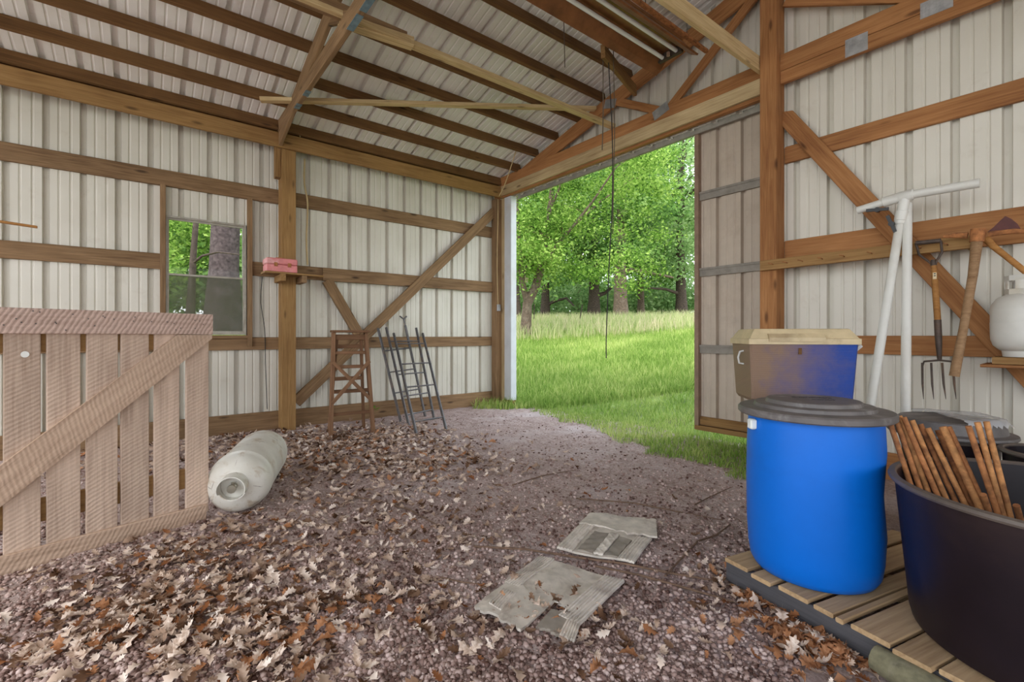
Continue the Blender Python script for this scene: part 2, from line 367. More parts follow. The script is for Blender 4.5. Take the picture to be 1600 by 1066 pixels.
def glass(name, dust):
    m = bpy.data.materials.new(name); m.use_nodes = True; t = m.node_tree; t.nodes.clear()
    o = N(t, 'ShaderNodeOutputMaterial'); tr = N(t, 'ShaderNodeBsdfTransparent'); gl = N(t, 'ShaderNodeBsdfGlossy'); gl.inputs['Roughness'].default_value = 0.03
    fr = N(t, 'ShaderNodeFresnel'); fr.inputs[0].default_value = 1.18; m1 = N(t, 'ShaderNodeMixShader'); m2 = N(t, 'ShaderNodeMixShader'); df = N(t, 'ShaderNodeBsdfDiffuse'); df.inputs[0].default_value = (0.13, 0.135, 0.085, 1)
    t.links.new(fr.outputs[0], m1.inputs[0]); t.links.new(tr.outputs[0], m1.inputs[1]); t.links.new(gl.outputs[0], m1.inputs[2])
    n = noise(t, coords(t), 6, 6, 0.75); f = ramp(t, n, [(0.3, (dust * 0.6,) * 3), (0.7, (min(1, dust * 1.4),) * 3)])
    t.links.new(f, m2.inputs[0]); t.links.new(m1.outputs[0], m2.inputs[1]); t.links.new(df.outputs[0], m2.inputs[2]); t.links.new(m2.outputs[0], o.inputs[0]); return m
def sash(z0, z1, x, dust):
    mb = MB()
    for a, c in (((x-0.02, -4.912, z0), (x, -4.896, z1)), ((x-0.02, -4.124, z0), (x, -4.108, z1)), ((x-0.02, -4.896, z0), (x, -4.124, z0+0.022)), ((x-0.02, -4.896, z1-0.022), (x, -4.124, z1))): mb.box(a, c)
    s = mb.obj('sash', M_ALU, W1)
    MB().box((x-0.012, -4.896, z0+0.022), (x-0.008, -4.124, z1-0.022)).obj('pane', glass('dusty pane', dust), s)
sash(1.985, 2.678, -0.027, 0.04); sash(1.295, 2.01, -0.003, 0.50)

# ------------------------------------------------------------------ end wall (gable) and its opening
WE = struct(empty('wall_end'))
def span_end(s):
    top = roof_z(s) + 0.147
    return [(3.74, top)] if s < 4.87 else [(-0.1, top)]
def place_end(s, d, t): return (s, 0.045 + d, t if t < 3.9 else roof_z(s) + 0.147)
sheets(WE, -0.04, 14.04, place_end, span_end, M_SHEET, ph=5.005)
for z0, z1 in ((3.022, 3.188), (1.958, 2.229), (1.097, 1.263), (-0.05, 0.23)):
    timber('girt', (4.91, 0.02, (z0+z1)/2), (14.0, 0.02, (z0+z1)/2), 0.04, z1 - z0, W_OR, WE)
timber('post', (4.827, -0.095, -0.1), (4.827, -0.095, 5.08), 0.19, 0.16, W_OR, WE, up=(1, 0, 0))
for x in (9.3, 13.93): timber('post', (x, -0.095, -0.1), (x, -0.095, roof_z(x) - 0.02), 0.19, 0.16, W_OR, WE, up=(1, 0, 0))
timber('brace', atY(1222, 176, -0.025), atY(1640, 620, -0.025), 0.035, 0.15, W_OR, WE, cut0=1.0)
timber('header', (0.18, -0.085, 3.845), (4.75, -0.085, 3.86), 0.04, 0.165, W_HEAD, WE)
timber('header', (0.18, -0.03, 3.80), (4.75, -0.03, 3.80), 0.06, 0.12, W_OR, WE)
MB().box((0.44, 0.110, 3.70), (9.0, 0.150, 3.84)).obj('door_track', M_RAIL, WE)
timber('trim_board', (0.205, 0.0, -0.08), (0.205, 0.0, 3.74), 0.13, 0.05, W_HEAD, WE, up=(0, 1, 0))
MB().box((0.24, -0.03, 0.11), (0.43, 0.09, 3.735)).obj('corner_trim', M_WHITETRIM, WE)
MB().box((0.205, -0.012, -0.05), (0.42, 0.08, 0.11)).obj('sill_block', W_RAIL, WE)

# ------------------------------------------------------------------ sliding door, pushed to the right outside the wall
D1 = struct(empty('door_1', (3.84, 0.16, 0.12)))
sheets(D1, 3.86, 7.5, lambda s, d, t: (s, 0.185 + d, t), lambda s: [(0.14, 3.83)], M_DOOR, ph=4.11, width=3*RIB)
for z in (3.80, 2.95, 2.03, 1.105):
    MB().box((3.88, 0.15, z - 0.055), (7.5, 0.18, z + 0.03)).box((3.88, 0.138, z + 0.02), (7.5, 0.18, z + 0.045)).obj('door_rail', M_RAIL, D1)
MB().box((3.843, 0.12, 0.125), (3.895, 0.20, 3.84)).obj('door_stile', M_BROWNTRIM, D1)
timber('bottom_rail', (3.85, 0.15, 0.15), (7.5, 0.15, 0.15), 0.07, 0.055, W_RAIL, D1)
timber('bottom_rail', (3.90, 0.165, 0.235), (7.5, 0.165, 0.235), 0.035, 0.10, W_RAIL, D1)

# ------------------------------------------------------------------ roof: sheets, purlins, trusses, ties
CE = struct(empty('ceiling'))
PH = 0.145
def place_roof_l(s, d, t): x = -0.35 if t < 0.5 else RIDGE; return (x, s, EAVE + SLOPE * x + PH + d)
def place_roof_r(s, d, t): x = 2*RIDGE + 0.35 if t < 0.5 else RIDGE; return (x, s, roof_z(x) + PH + d)
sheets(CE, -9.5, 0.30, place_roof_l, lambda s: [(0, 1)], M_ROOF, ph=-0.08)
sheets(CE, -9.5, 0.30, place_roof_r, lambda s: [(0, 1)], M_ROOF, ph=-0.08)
px = [0.20] + [0.67 + 0.47 * k for k in range(13)]
nrm = Vector((-SLOPE, 0, 1)).normalized()
for x in px:
    xc = x + 0.024
    for sgn in (1, -1):
        xx = xc if sgn > 0 else 2*RIDGE - xc
        n = Vector((-SLOPE * sgn, 0, 1)).normalized()
        c = Vector((xx, 0, roof_z(xx))) + n * 0.069
        timber('purlin', (c.x, -9.5, c.z), (c.x, -0.03, c.z), 0.045, 0.138, W_DARK, CE, up=tuple(n))
def truss(y, mat, webs, plate=True):
    T = empty('roof_truss', (0, y, 3.93), CE)
    timber('bottom_chord', (0.19, y, 4.012), (13.81, y, 4.012), 0.048, 0.163, mat, T)
    for sg in (1, -1):
        p0 = Vector((0.02 if sg > 0 else 13.98, y, roof_z(0.02) - 0.105)); p1 = Vector((RIDGE, y, roof_z(RIDGE) - 0.105))
        timber('rafter', p0, p1, 0.043, 0.20, mat, T)
    for a, c in webs:
        timber('web', (a[0], y + 0.002, a[1]), (c[0], y + 0.002, c[1]), 0.04, 0.10, mat, T)
        timber('web', (14 - a[0], y + 0.002, a[1]), (14 - c[0], y + 0.002, c[1]), 0.04, 0.10, mat, T)
    return T
WEBS = [((3.56, 4.03), (2.78, 4.47)), ((3.60, 4.03), (4.72, 4.90)), ((6.9, 4.03), (4.9, 4.98)), ((6.95, 4.03), (6.98, 5.5))]
TG = truss(-0.075, W_OR, WEBS); TM = truss(-3.725, W_WALL, [((2.9, 4.03), (2.2, 4.35)), ((3.0, 4.03), (4.4, 4.85)), ((6.9, 4.03), (4.5, 4.87))]); truss(-7.35, W_WALL, WEBS)
def plate_(T, c, sx, sz, y, rot=0.0, mat=M_GALV):
    mb = MB().box((-sx/2, -0.002, -sz/2), (sx/2, 0.002, sz/2))
    for i in range(int(sx / 0.022)):
        for k in range(int(sz / 0.022)):
            x = -sx/2 + 0.011 + i*0.022; z = -sz/2 + 0.011 + k*0.022
            mb.box((x - 0.004, -0.0045, z - 0.007), (x + 0.004, -0.001, z + 0.007))
    mb.obj('nail_plate', mat, T, Matrix.Translation(Vector((c[0], y, c[1]))) @ Matrix.Rotation(rot, 4, 'Y'))
plate_(TG, (3.52, 4.05), 0.22, 0.12, -0.101, -0.3); plate_(TG, (2.72, 4.45), 0.2, 0.12, -0.101, 0.3)
for x, w in ((1.05, 0.14), (1.42, 0.14), (2.85, 0.55)):
    mb = MB().box((x, -3.755, 3.927), (x + w * 0.45, -3.695, 3.931)).box((x + w*0.55, -3.755, 3.927), (x + w, -3.695, 3.931)).obj('nail_plate', M_BLUEPLATE, TM)
# second chord board and upper board on the end wall right of the post
timber('gable_chord', (4.91, -0.077, 3.862), (14.0, -0.077, 3.862), 0.05, 0.125, W_OR, CE)
gp = empty('gusset', (5.45, -0.1, 4.0), CE)
for u, v, w, h in ((1338, 70, 0.17, 0.16), (1463, 8, 0.20, 0.13)):
    p = atY(u, v, -0.105); plate_(gp, (p.x, p.z), w, h, -0.1045)
timber('gable_web', (4.95, -0.075, 4.62), (6.05, -0.075, 4.05), 0.04, 0.10, W_OR, CE)
# longitudinal ties lying on the bottom chords, diagonal brace, bolted knee
timber('tie_board', (2.62, -7.4, 4.14), (2.74, -0.06, 4.14), 0.09, 0.05, W_PALE, CE)
timber('tie_board', (2.655, -7.4, 4.19), (2.655, -3.10, 4.185), 0.045, 0.15, W_WALL, CE)
timber('tie_board', (2.60, -3.74, 4.15), (2.69, -3.05, 4.15), 0.10, 0.09, W_PALE, CE)
timber('tie_board', (4.56, -7.4, 4.10), (4.72, -0.10, 4.06), 0.045, 0.15, W_PALE, CE)
timber('diagonal_brace', (0.74, -4.05, 4.055), (2.47, -0.12, 4.47), 0.085, 0.045, W_PALE, CE)
kn = timber('knee_board', atY(992, 142, -0.12), atD(942, 80, 4.85), 0.045, 0.13, W_RAIL, CE)
# ------------------------------------------------------------------ open right side and back: posts and plates only
WR = struct(empty('wall_right', (14, 0, 0)))
for y in (-3.613, -7.35): timber('post', (13.9, y, -0.1), (13.9, y, 3.93), 0.178, 0.19, W_RAIL, WR, up=(1, 0, 0))
timber('wall_plate', (13.79, -9.3, 3.831), (13.79, 0.02, 3.831), 0.045, 0.192, W_RAIL, WR)
#PART2
# unseen pale ground added outside the open sides to bounce light onto the roof
dv = link('bounce_ground', np_mesh('bounce_ground', [(-6,-34,0.0),(40,-34,0.0),(40,-9.45,0.0),(-6,-9.45,0.0),(14.35,-9.45,0.0),(40,30,0.0),(14.35,30,0.0)], [(0,1,2,3),(4,2,5,6)]), mat=plain('pale bounce ground', (0.56, 0.51, 0.45), 0.9, 0, 0.2, 30)); struct(dv)

# ================================================================== things
# ------------------------------------------------------------------ plank gate
GA = Vector((3.096, -4.809, 0)); GD = Vector((0.267, -0.964, 0)).normalized(); GN = Vector((-GD.y, GD.x, 0)); GN = GN if GN.dot(CAM - GA) > 0 else -GN
def GP(s, z, n=0.0): return GA + GD * s + Vector((0, 0, z)) + GN * n
gate = tag(empty('plank_gate', GP(0.7, 0)), 'large rough-sawn plank gate with a diagonal brace, standing at the left by the window', 'gate')
W0, W1_ = -0.03, 1.95
slats = [(-0.028, 0.107), (0.147, 0.284), (0.310, 0.451), (0.468, 0.612), (0.636, 0.776), (0.800, 0.940), (0.972, 1.11), (1.14, 1.28), (1.31, 1.45), (1.48, 1.62), (1.65, 1.79), (1.82, 1.95)]
for i, (a, c) in enumerate(slats):
    m = (a + c) / 2 + 0.004
    timber('slat', GP(m, 0.05 + 0.008 * (i % 3), -0.014), GP(m + random.uniform(-.004, .004), 1.395, -0.014), 0.024, c - a, W_GATE, gate, up=GD, c=0.003)
timber('top_rail', GP(W0 - .01, 1.342, 0.012), GP(W1_, 1.35, 0.012), 0.026, 0.138, W_GATETOP, gate, c=0.003)
timber('bottom_rail', GP(W0 + .03, 0.053, 0.012), GP(W1_, 0.062, 0.012), 0.026, 0.115, W_GATE2, gate, c=0.003)
timber('back_rail', GP(W0 + .02, 1.24, -0.042), GP(W1_, 1.24, -0.042), 0.03, 0.13, W_RAIL, gate)
timber('back_rail', GP(W0 + .02, 0.30, -0.042), GP(W1_, 0.30, -0.042), 0.03, 0.13, W_RAIL, gate)
Md, _ = frame(GP(0.035, 1.205, 0.012), GP(1.36, 0.06, 0.012), (0, 0, 1)); poly = [(0.169, 1.270), (-0.035, 1.270), (-0.035, 1.243), (1.255, 0.115), (1.505, 0.115)]
mb = MB(); n = len(poly); mb.add([GP(x, z, 0.025) for x, z in poly] + [GP(x, z, -0.001) for x, z in poly], [tuple(range(n)), tuple(range(2*n-1, n-1, -1))] + [(k, k + n, (k+1) % n + n, (k+1) % n) for k in range(n)])
mb.xf(Md.inverted()); mb.obj('diagonal_brace', W_GATE2, gate, Md)
mb = MB(); mb.lathe([(0.0, 0.001), (0.017, 0.001), (0.017, 0.0)], 14)
Mg, _ = frame(GP(0.865, 1.165, 0.0), GP(0.865, 1.165, 0.1), (0, 0, 1)); mb.xf(Matrix.Rotation(R(90), 4, 'Y')); mb.obj('white_dot', plain('white paint', (0.75, 0.75, 0.72), 0.5), gate, Matrix.Translation(GN * 0.002) @ Mg)
mb = MB()
for i in range(34):
    s = random.uniform(W0 + .02, 1.3); z = random.uniform(1.29, 1.40); q = GP(s, z, 0.0255); mb.box(tuple(q - Vector((.003, .003, .003))), tuple(q + Vector((.003, .003, .003))))
mb.obj('nail_heads', plain('dark nail heads', (0.05, 0.04, 0.035), 0.6), gate)['kind'] = 'stuff'

# ------------------------------------------------------------------ gas cylinder lying on the floor
M_CYL, t, b = mat_new('scuffed white cylinder paint', 0.42)
_c = ramp(t, noise(t, coords(t), 5, 4), [(0.3, (0.60, 0.57, 0.50)), (0.7, (0.74, 0.72, 0.66))])
_c = mix(t, ramp(t, noise(t, coords(t), 6.5, 7, 0.7, 0.8), [(0.53, (0, 0, 0)), (0.68, (0.75,) * 3)]), _c, (0.36, 0.25, 0.13))
_v = N(t, 'ShaderNodeTexVoronoi', feature='DISTANCE_TO_EDGE'); _v.inputs['Scale'].default_value = 7.0; t.links.new(coords(t, (1, 1, 0.6)), _v.inputs['Vector'])
_k = N(t, 'ShaderNodeMath', operation='MULTIPLY'); t.links.new(ramp(t, _v.outputs['Distance'], [(0.008, (1, 1, 1)), (0.022, (0, 0, 0))]), _k.inputs[0]); t.links.new(ramp(t, noise(t, coords(t), 9, 3), [(0.56, (0, 0, 0)), (0.66, (0.6,) * 3)]), _k.inputs[1])
t.links.new(mix(t, _k.outputs[0], _c, (0.13, 0.09, 0.065)), b.inputs['Base Color'])
def lathe_thing(prof, n=40): return MB().lathe(prof, n)
p0 = atD(366, 762, 3.22); p0.z = 0.212; p1 = atD(414, 708, 4.28); p1.z = 0.215
Mt, Lt = frame(p0, p1, (0, 0, 1)); Mt = Mt @ Matrix.Rotation(R(90), 4, 'Y')           # lathe axis z -> along the cylinder
cyl = tag(empty('gas_cylinder', ((p0.x + p1.x) / 2, (p0.y + p1.y) / 2, 0)), 'big scuffed white gas cylinder lying on the leaves beside the plank gate', 'gas cylinder')
rC = 0.208
prof = [(0.0, 0.0), (0.06, 0.0), (0.11, 0.018), (0.16, 0.046), (0.19, 0.085), (0.204, 0.14), (rC, 0.20), (rC + 0.004, 0.205), (rC + 0.004, 0.215), (rC - 0.002, 0.22), (rC - 0.002, Lt - 0.15), (0.198, Lt - 0.08), (0.165, Lt - 0.03), (0.10, Lt), (0, Lt)]
lathe_thing(prof, 48).obj('shell', M_CYL, cyl, Mt, 40)
rings = []; ro = 0.088
mb = MB(); n = 40
for rr, top in ((ro, 1), (ro - 0.006, 1), (ro - 0.006, 0), (ro, 0)):
    rings.append([(rr * math.cos(2*math.pi*k/n), rr * math.sin(2*math.pi*k/n), (-0.075 - (0.03 if 7 < k < 33 else -0.02)) if top else 0.012) for k in range(n)])
mb.rings(rings + [rings[0]], caps=False); ccol = mb.obj('collar', M_CYL, cyl, Mt @ Matrix.Translation((-0.02, 0, 0)), 50)
vm = plain('brass valve', (0.42, 0.40, 0.33), 0.3, 0.9, 0.2)
mb = MB().lathe([(0, -0.07), (0.012, -0.07), (0.014, -0.04), (0.022, -0.035), (0.022, 0.0)], 12).tube([(-0.035, 0, -0.04), (0.035, 0, -0.04)], 0.01, 10).lathe([(0, -0.085), (0.028, -0.085), (0.03, -0.075), (0, -0.072)], 9)
mb.obj('valve', vm, ccol, Mt @ Matrix.Translation((-0.02, 0, 0)), 40)
MB().lathe([(0.13, Lt - 0.02), (0.13, Lt + 0.05), (0.124, Lt + 0.05), (0.124, Lt - 0.02)], 36).obj('foot_ring', M_CYL, cyl, Mt, 40)

# ------------------------------------------------------------------ wooden stepladder
lad = tag(empty('stepladder', (0.95, -3.05, 0)), 'old brown wooden stepladder with crossed braces, standing by the post', 'ladder')
fl_, fr_ = Vector((0.99, -3.315, -0.02)), Vector((1.06, -2.80, -0.02))
wv = (fr_ - fl_).normalized(); bk = Vector((-wv.y, wv.x, 0)); bk = bk if bk.x < 0 else -bk     # towards the wall
mid = (fl_ + fr_) / 2; Ht = 1.30
def LP(s, d, z): return mid + wv * s + bk * d + Vector((0, 0, z + 0.02))
timber('front_rail', LP(-0.262, 0, -.02), LP(-0.200, 0.16, Ht), 0.042, 0.085, W_LADDER, lad, up=bk)
timber('front_rail', LP(0.262, 0, -.02), LP(0.200, 0.16, Ht), 0.042, 0.085, W_LADDER, lad, up=bk)
timber('rear_rail', LP(-0.225, 0.36, -.02), LP(-0.150, 0.20, Ht - 0.06), 0.034, 0.055, W_LADDER, lad, up=bk)
timber('rear_rail', LP(0.225, 0.36, -.02), LP(0.150, 0.20, Ht - 0.06), 0.034, 0.055, W_LADDER, lad, up=bk)
MB().cbox((-0.23, 0.03, Ht - 0.02), (0.23, 0.24, Ht + 0.01), 0.006).obj('top_step', W_LADDER, lad, Matrix(((wv.x, bk.x, 0, mid.x), (wv.y, bk.y, 0, mid.y), (0, 0, 1, 0.02), (0, 0, 0, 1))))
timber('apron', LP(-0.19, 0.15, Ht - 0.06), LP(0.19, 0.15, Ht - 0.06), 0.02, 0.07, W_LADDER, lad)
for z in (1.04, 0.86, 0.55, 0.27):
    k = z / Ht; hw = 0.262 - 0.077 * k - 0.012; d = 0.16 * k
    timber('step', LP(-hw, d + 0.03, z), LP(hw, d + 0.03, z), 0.085 if z > 0.3 else 0.03, 0.04, W_LADDER, lad)
for z in (1.12, 0.70): timber('rear_bar', LP(-0.17, 0.25, z), LP(0.17, 0.25, z), 0.02, 0.05, W_LADDER, lad)
timber('cross_brace', LP(-0.225, 0.055, 0.93), LP(0.245, 0.005, 0.42), 0.018, 0.045, W_LADDER, lad)
timber('cross_brace', LP(0.225, 0.045, 0.93), LP(-0.245, -0.008, 0.42), 0.018, 0.045, W_LADDER, lad)

# ------------------------------------------------------------------ three dark steel climbing ladder sections leaning on the wall
M_STEEL = plain('dark grey painted steel', (0.085, 0.08, 0.08), 0.45, 0.2, 0.3, 18, (0.22, 0.13, 0.08), 0.5)
def steel(label, a0, a1, b0, b1, rungs, fork=False):
    a0, a1, b0, b1 = map(Vector, (a0, a1, b0, b1))
    t = tag(empty('steel_ladder', (a0 + b0) / 2), label, 'ladder section', 'steel ladder sections leaning by the wall')
    M = 0.02
    MB().tube([a0, a1], M, 8).obj('side_rail', M_STEEL, t, None, 40)
    if fork:
        d = (b1 - b0).normalized(); w = (b0 - a0).normalized()
        MB().tube([b0, b1], M, 8).obj('side_rail', M_STEEL, t, None, 40)
        mb = MB().tube([b1, b1 + d * 0.10], 0.012, 8).tube([b1 + d * 0.10 , b1 + d * 0.15 - w * 0.075], 0.012, 8).tube([b1 + d * 0.10, b1 + d * 0.15 + w * 0.075], 0.012, 8)
        mb.obj('hook', M_STEEL, t, None, 40)
    else: MB().tube([b0, b1], M, 8).obj('side_rail', M_STEEL, t, None, 40)
    for k in rungs:
        MB().tube([a0.lerp(a1, k), b0.lerp(b1, k)], 0.011, 6).obj('rung', M_STEEL, t, None, 40)
steel('dark steel ladder section with a forked hook on top, nearest the wall', (0.60, -2.20, 0.0), (0.10, -2.34, 1.37), (0.40, -1.70, 0.0), (0.07, -1.88, 1.42), (0.30, 0.52, 0.75), True)
steel('dark steel ladder section between the hooked one and the front one', (0.90, -2.22, 0.0), (0.15, -2.23, 1.38), (0.68, -1.70, 0.0), (0.13, -1.72, 1.38), (0.10, 0.28, 0.50, 0.85))
steel('foremost dark steel ladder section, standing nearest the camera', (1.62, -2.46, 0.0), (0.22, -2.14, 1.29), (1.52, -1.98, 0.0), (0.20, -1.64, 1.29), (0.12, 0.43, 0.66, 0.88))

# ------------------------------------------------------------------ blue drum with lid
M_BLUE = plain('blue drum plastic', (0.0, 0.135, 0.60), 0.42, 0, 0.06, 3, (0.01, 0.085, 0.34), 0.3, spec=0.3)
M_LID = plain('dusty dark lid plastic', (0.115, 0.102, 0.098), 0.5, 0, 0.2, 12, (0.34, 0.32, 0.31), 0.75)
DC = Vector((6.056, -2.604, 0.14))
drum = tag(empty('blue_drum', DC), 'large bright blue plastic drum standing on the pallet', 'drum')
prof = [(0, 0.0), (0.225, 0.0), (0.252, 0.012), (0.268, 0.04), (0.277, 0.10), (0.284, 0.22), (0.2865, 0.42), (0.284, 0.6), (0.279, 0.70), (0.276, 0.745), (0.277, 0.76), (0.262, 0.76), (0.258, 0.72), (0.262, 0.05), (0, 0.03)]
mb = MB().lathe(prof, 72)
rdir = Vector((C_, S_, 0)) * 0.80 + Vector((S_, -C_, 0)) * 0.45                # the dented side
for i, p in enumerate(mb.v):
    q = Vector((p[0], p[1], 0))
    if q.length > 0.2:
        f = max(0.0, q.normalized().dot(rdir.normalized())); k_ = f ** 10 * math.exp(-((p[2] - 0.43) / 0.10) ** 2) * 0.02
        mb.v[i] = (p[0] * (1 - k_ / q.length), p[1] * (1 - k_ / q.length), p[2])
mb.obj('barrel', M_BLUE, drum, Matrix.Translation(DC), 45)
cl = DC + (Vector((-0.62, -0.78, 0)).cross(Vector((0, 0, 1)))).normalized() * 0.0
q = DC + Vector((-C_ , -S_, 0)) * 0.287 + Vector((0, 0, 0.70))
MB().cbox((-0.012, -0.02, -0.025), (0.02, 0.02, 0.025), 0.006).obj('lug', plain('white lug', (0.75, 0.78, 0.75), 0.4), drum, Matrix.Translation(q) @ Matrix.Rotation(YAW + math.pi, 4, 'Z'))
LC = DC + Vector((0, 0, 0.745))
lid = tag(empty('drum_lid', LC), 'round black stepped lid lying on the blue drum', 'lid')
prof = [(0.285, 0.0), (0.318, 0.0), (0.324, 0.006), (0.324, 0.026), (0.317, 0.034), (0.258, 0.036), (0.254, 0.038), (0.25, 0.052), (0.245, 0.055), (0.205, 0.055), (0.201, 0.057), (0.197, 0.072), (0.192, 0.075), (0, 0.076), (0, 0.012), (0.285, 0.012)]
ldisc = MB().lathe(prof, 72, LC).obj('disc', M_LID, lid, None, 30)
# raised lettering, worn past reading: two lines of small strokes
mb = MB(); rd = Vector((C_, S_, 0)); fd = Vector((-S_, C_, 0))
Ml = Matrix(((rd.x, fd.x, 0, LC.x), (rd.y, fd.y, 0, LC.y), (0, 0, 1, LC.z + 0.0755), (0, 0, 0, 1)))
for (x0, n, w, y, h) in ((-0.075, 12, 0.0115, 0.035, 0.026), (-0.01, 9, 0.0085, -0.035, 0.014)):
    for i in range(n):
        x = x0 + i * w * 1.25; 
        mb.box((x, y, 0), (x + w*0.28, y + h, 0.002))
        if i % 3 != 1: mb.box((x + w*0.7, y, 0), (x + w, y + h*(1 if i % 2 else 0.6), 0.002))
        mb.box((x, y + h*(0.4 if i % 2 else 0.8), 0), (x + w, y + h*(0.4 if i % 2 else 0.8) + h*0.2, 0.002))
stuff(mb.obj('worn_lettering', plain('dark lettering', (0.03, 0.028, 0.03), 0.5), ldisc, Ml @ Matrix.Rotation(R(-16), 4, 'Z')))

# ------------------------------------------------------------------ pallet
PO = Vector((5.73, -2.82, 0)); PU = Vector((0.972, -0.235, 0)).normalized(); PV = Vector((0.235, 0.972, 0)).normalized()
def PP(u, v, z): return PO + PU * u + PV * v + Vector((0, 0, z))
pal = tag(empty('pallet', PP(0.6, 0.6, 0)), 'dusty wooden pallet under the blue drum and the big black tub', 'pallet')
for v in (0.035, 0.6, 1.13): timber('stringer', PP(0.0, v, 0.065), PP(1.62, v, 0.065), 0.04, 0.10, W_SHADED if v < 0.1 else W_PALLET, pal)
ub = [(0.0, 0.13), (0.165, 0.10), (0.295, 0.135), (0.455, 0.08), (0.55, 0.03), (0.60, 0.135), (0.75, 0.115), (0.875, 0.11), (1.0, 0.13), (1.15, 0.12), (1.29, 0.13), (1.45, 0.14)]
for i, (u, w) in enumerate(ub):
    e = random.uniform(-0.012, 0.02); zz = 0.127 + random.uniform(-.002, .003)
    timber('deck_board', PP(u + w/2, -e, zz), PP(u + w/2 + random.uniform(-.006, .006), 1.16 + e, zz), w, 0.02, W_PALLET, pal)
for u in (0.08, 0.62, 1.2): timber('bottom_board', PP(u, 0.0, 0.007), PP(u, 1.16, 0.007), 0.10, 0.016, W_PALLET, pal)
log = tag(empty('log', atZ(1400, 1060, 0.05)), 'short grey-green split log lying in front of the pallet', 'log')
l0 = atZ(1368, 1028, 0.07); l1 = l0 + PU * 0.48 + Vector((0, 0, -0.02))
MB().tube([l0, l0.lerp(l1, 0.3) + Vector((0, 0, .004)), l0.lerp(l1, 0.7), l1], [0.047, 0.052, 0.05, 0.046], 14).obj('trunk', plain('mossy grey bark', (0.16, 0.145, 0.085), 0.9, 0, 0.4, 20, (0.34, 0.30, 0.22), 0.6, 0.7), log, None, 40)

# ------------------------------------------------------------------ black tubs, lidded bin
M_BLACK = plain('black tub plastic', (0.012, 0.007, 0.010), 0.42, 0, 0.3, 4, (0.045, 0.025, 0.022), 0.6, spec=0.3)
M_RIM = plain('dusty tub rim', (0.11, 0.085, 0.07), 0.5, 0, 0.25, 8)
def tub(name, label, c, r0, r1, h, cat='tub', rim=0.016):
    c = Vector(c); t = tag(empty(name, c), label, cat)
    MB().lathe([(0, 0), (r0 - 0.03, 0), (r0 - 0.008, 0.010), (r0, 0.04), (r1, h), (r1 - 0.008, h), (r0 - 0.01, 0.05), (r0 - 0.03, 0.022), (0, 0.022)], 72, c).obj('vessel', M_BLACK, t, None, 40)
    MB().lathe([(r1 - 0.009, h - 0.005), (r1 + rim, h - 0.012), (r1 + rim + 0.004, h - 0.004), (r1 + rim, h + 0.006), (r1 - 0.004, h + 0.009), (r1 - 0.010, h + 0.003), (r1 - 0.009, h - 0.005)], 72, c).obj('rim', M_RIM, t, None, 40)
    return t
TC = Vector((6.872, -2.572, 0.14))
tub('big_tub', 'very large open black tub holding the rusty rods, on the pallet', TC, 0.452, 0.500, 0.56)
tub('small_tub', 'smaller black tub behind the big one, against the right edge', (6.80, -1.47, 0.0), 0.19, 0.215, 0.66)
BC = Vector((6.33, -1.20, 0))
bin_ = tub('waste_bin', 'black lidded bin behind the rusty rods', BC, 0.20, 0.232, 0.64, 'bin')
lid2 = tag(empty('bin_lid', BC + Vector((0, 0, .65))), 'round black lid of the bin, draped with clear plastic', 'lid')
MB().lathe([(0.24, 0.0), (0.300, 0.0), (0.306, 0.008), (0.303, 0.022), (0.275, 0.026), (0.262, 0.03), (0.25, 0.09), (0.24, 0.097), (0, 0.10), (0, 0.01), (0.24, 0.01)], 64, BC + Vector((0, 0, .655))).obj('disc', M_LID, lid2, None, 30)
# thin plastic film over the lid
gn = 34; a = np.linspace(-0.30, 0.30, gn); Xf, Yf = np.meshgrid(a, a); rr = np.hypot(Xf, Yf)
Zf = 0.762 + 0.012 * np.abs(fbm(Xf + 3, Yf, 6, 3, 2)) + 0.010 - np.where(rr > 0.245, (rr - 0.245) * 1.1, 0) + 0.01 * fbm(Xf, Yf, 14, 2, 9)
ii = np.arange((gn-1)**2); r_ = ii // (gn-1); c_ = ii % (gn-1); a_ = r_*gn + c_
Ff = np.stack([a_, a_+1, a_+gn+1, a_+gn], 1); keep = (rr.ravel()[Ff].max(1) < 0.285) & ((Xf*0.8 + Yf*0.9 + 0.05*np.sin(9*Xf)).ravel()[Ff].min(1) > -0.10); Ff = Ff[keep]
M_FILM = bpy.data.materials.new('clear plastic film'); M_FILM.use_nodes = True; t = M_FILM.node_tree; t.nodes.clear()
o_ = N(t, 'ShaderNodeOutputMaterial'); tr_ = N(t, 'ShaderNodeBsdfTransparent'); gl_ = N(t, 'ShaderNodeBsdfPrincipled'); mx_ = N(t, 'ShaderNodeMixShader')
gl_.inputs['Base Color'].default_value = (0.75, 0.77, 0.80, 1); gl_.inputs['Roughness'].default_value = 0.2; mx_.inputs[0].default_value = 0.5
t.links.new(tr_.outputs[0], mx_.inputs[1]); t.links.new(gl_.outputs[0], mx_.inputs[2]); t.links.new(mx_.outputs[0], o_.inputs[0])
film = link('plastic_film', np_mesh('plastic_film', np.stack([Xf.ravel() + BC.x, Yf.ravel() + BC.y, Zf.ravel()], 1), Ff, True), mat=M_FILM)
tag(film, 'crinkled sheet of clear plastic draped on the bin lid', 'plastic sheet')
# drum that carries the cooler
sd = tag(empty('stand_drum', (5.71, -1.99, 0)), 'small black drum under the blue cooler, hidden behind the blue drum', 'drum')
MB().lathe([(0, 0), (0.18, 0), (0.195, 0.02), (0.2, 0.3), (0.203, 0.32), (0.2, 0.34), (0.2, 0.6), (0.203, 0.62), (0.2, 0.64), (0.197, 0.845), (0.185, 0.865), (0, 0.87)], 40, (5.71, -1.99, 0.0)).obj('barrel', M_BLACK, sd, None, 40)

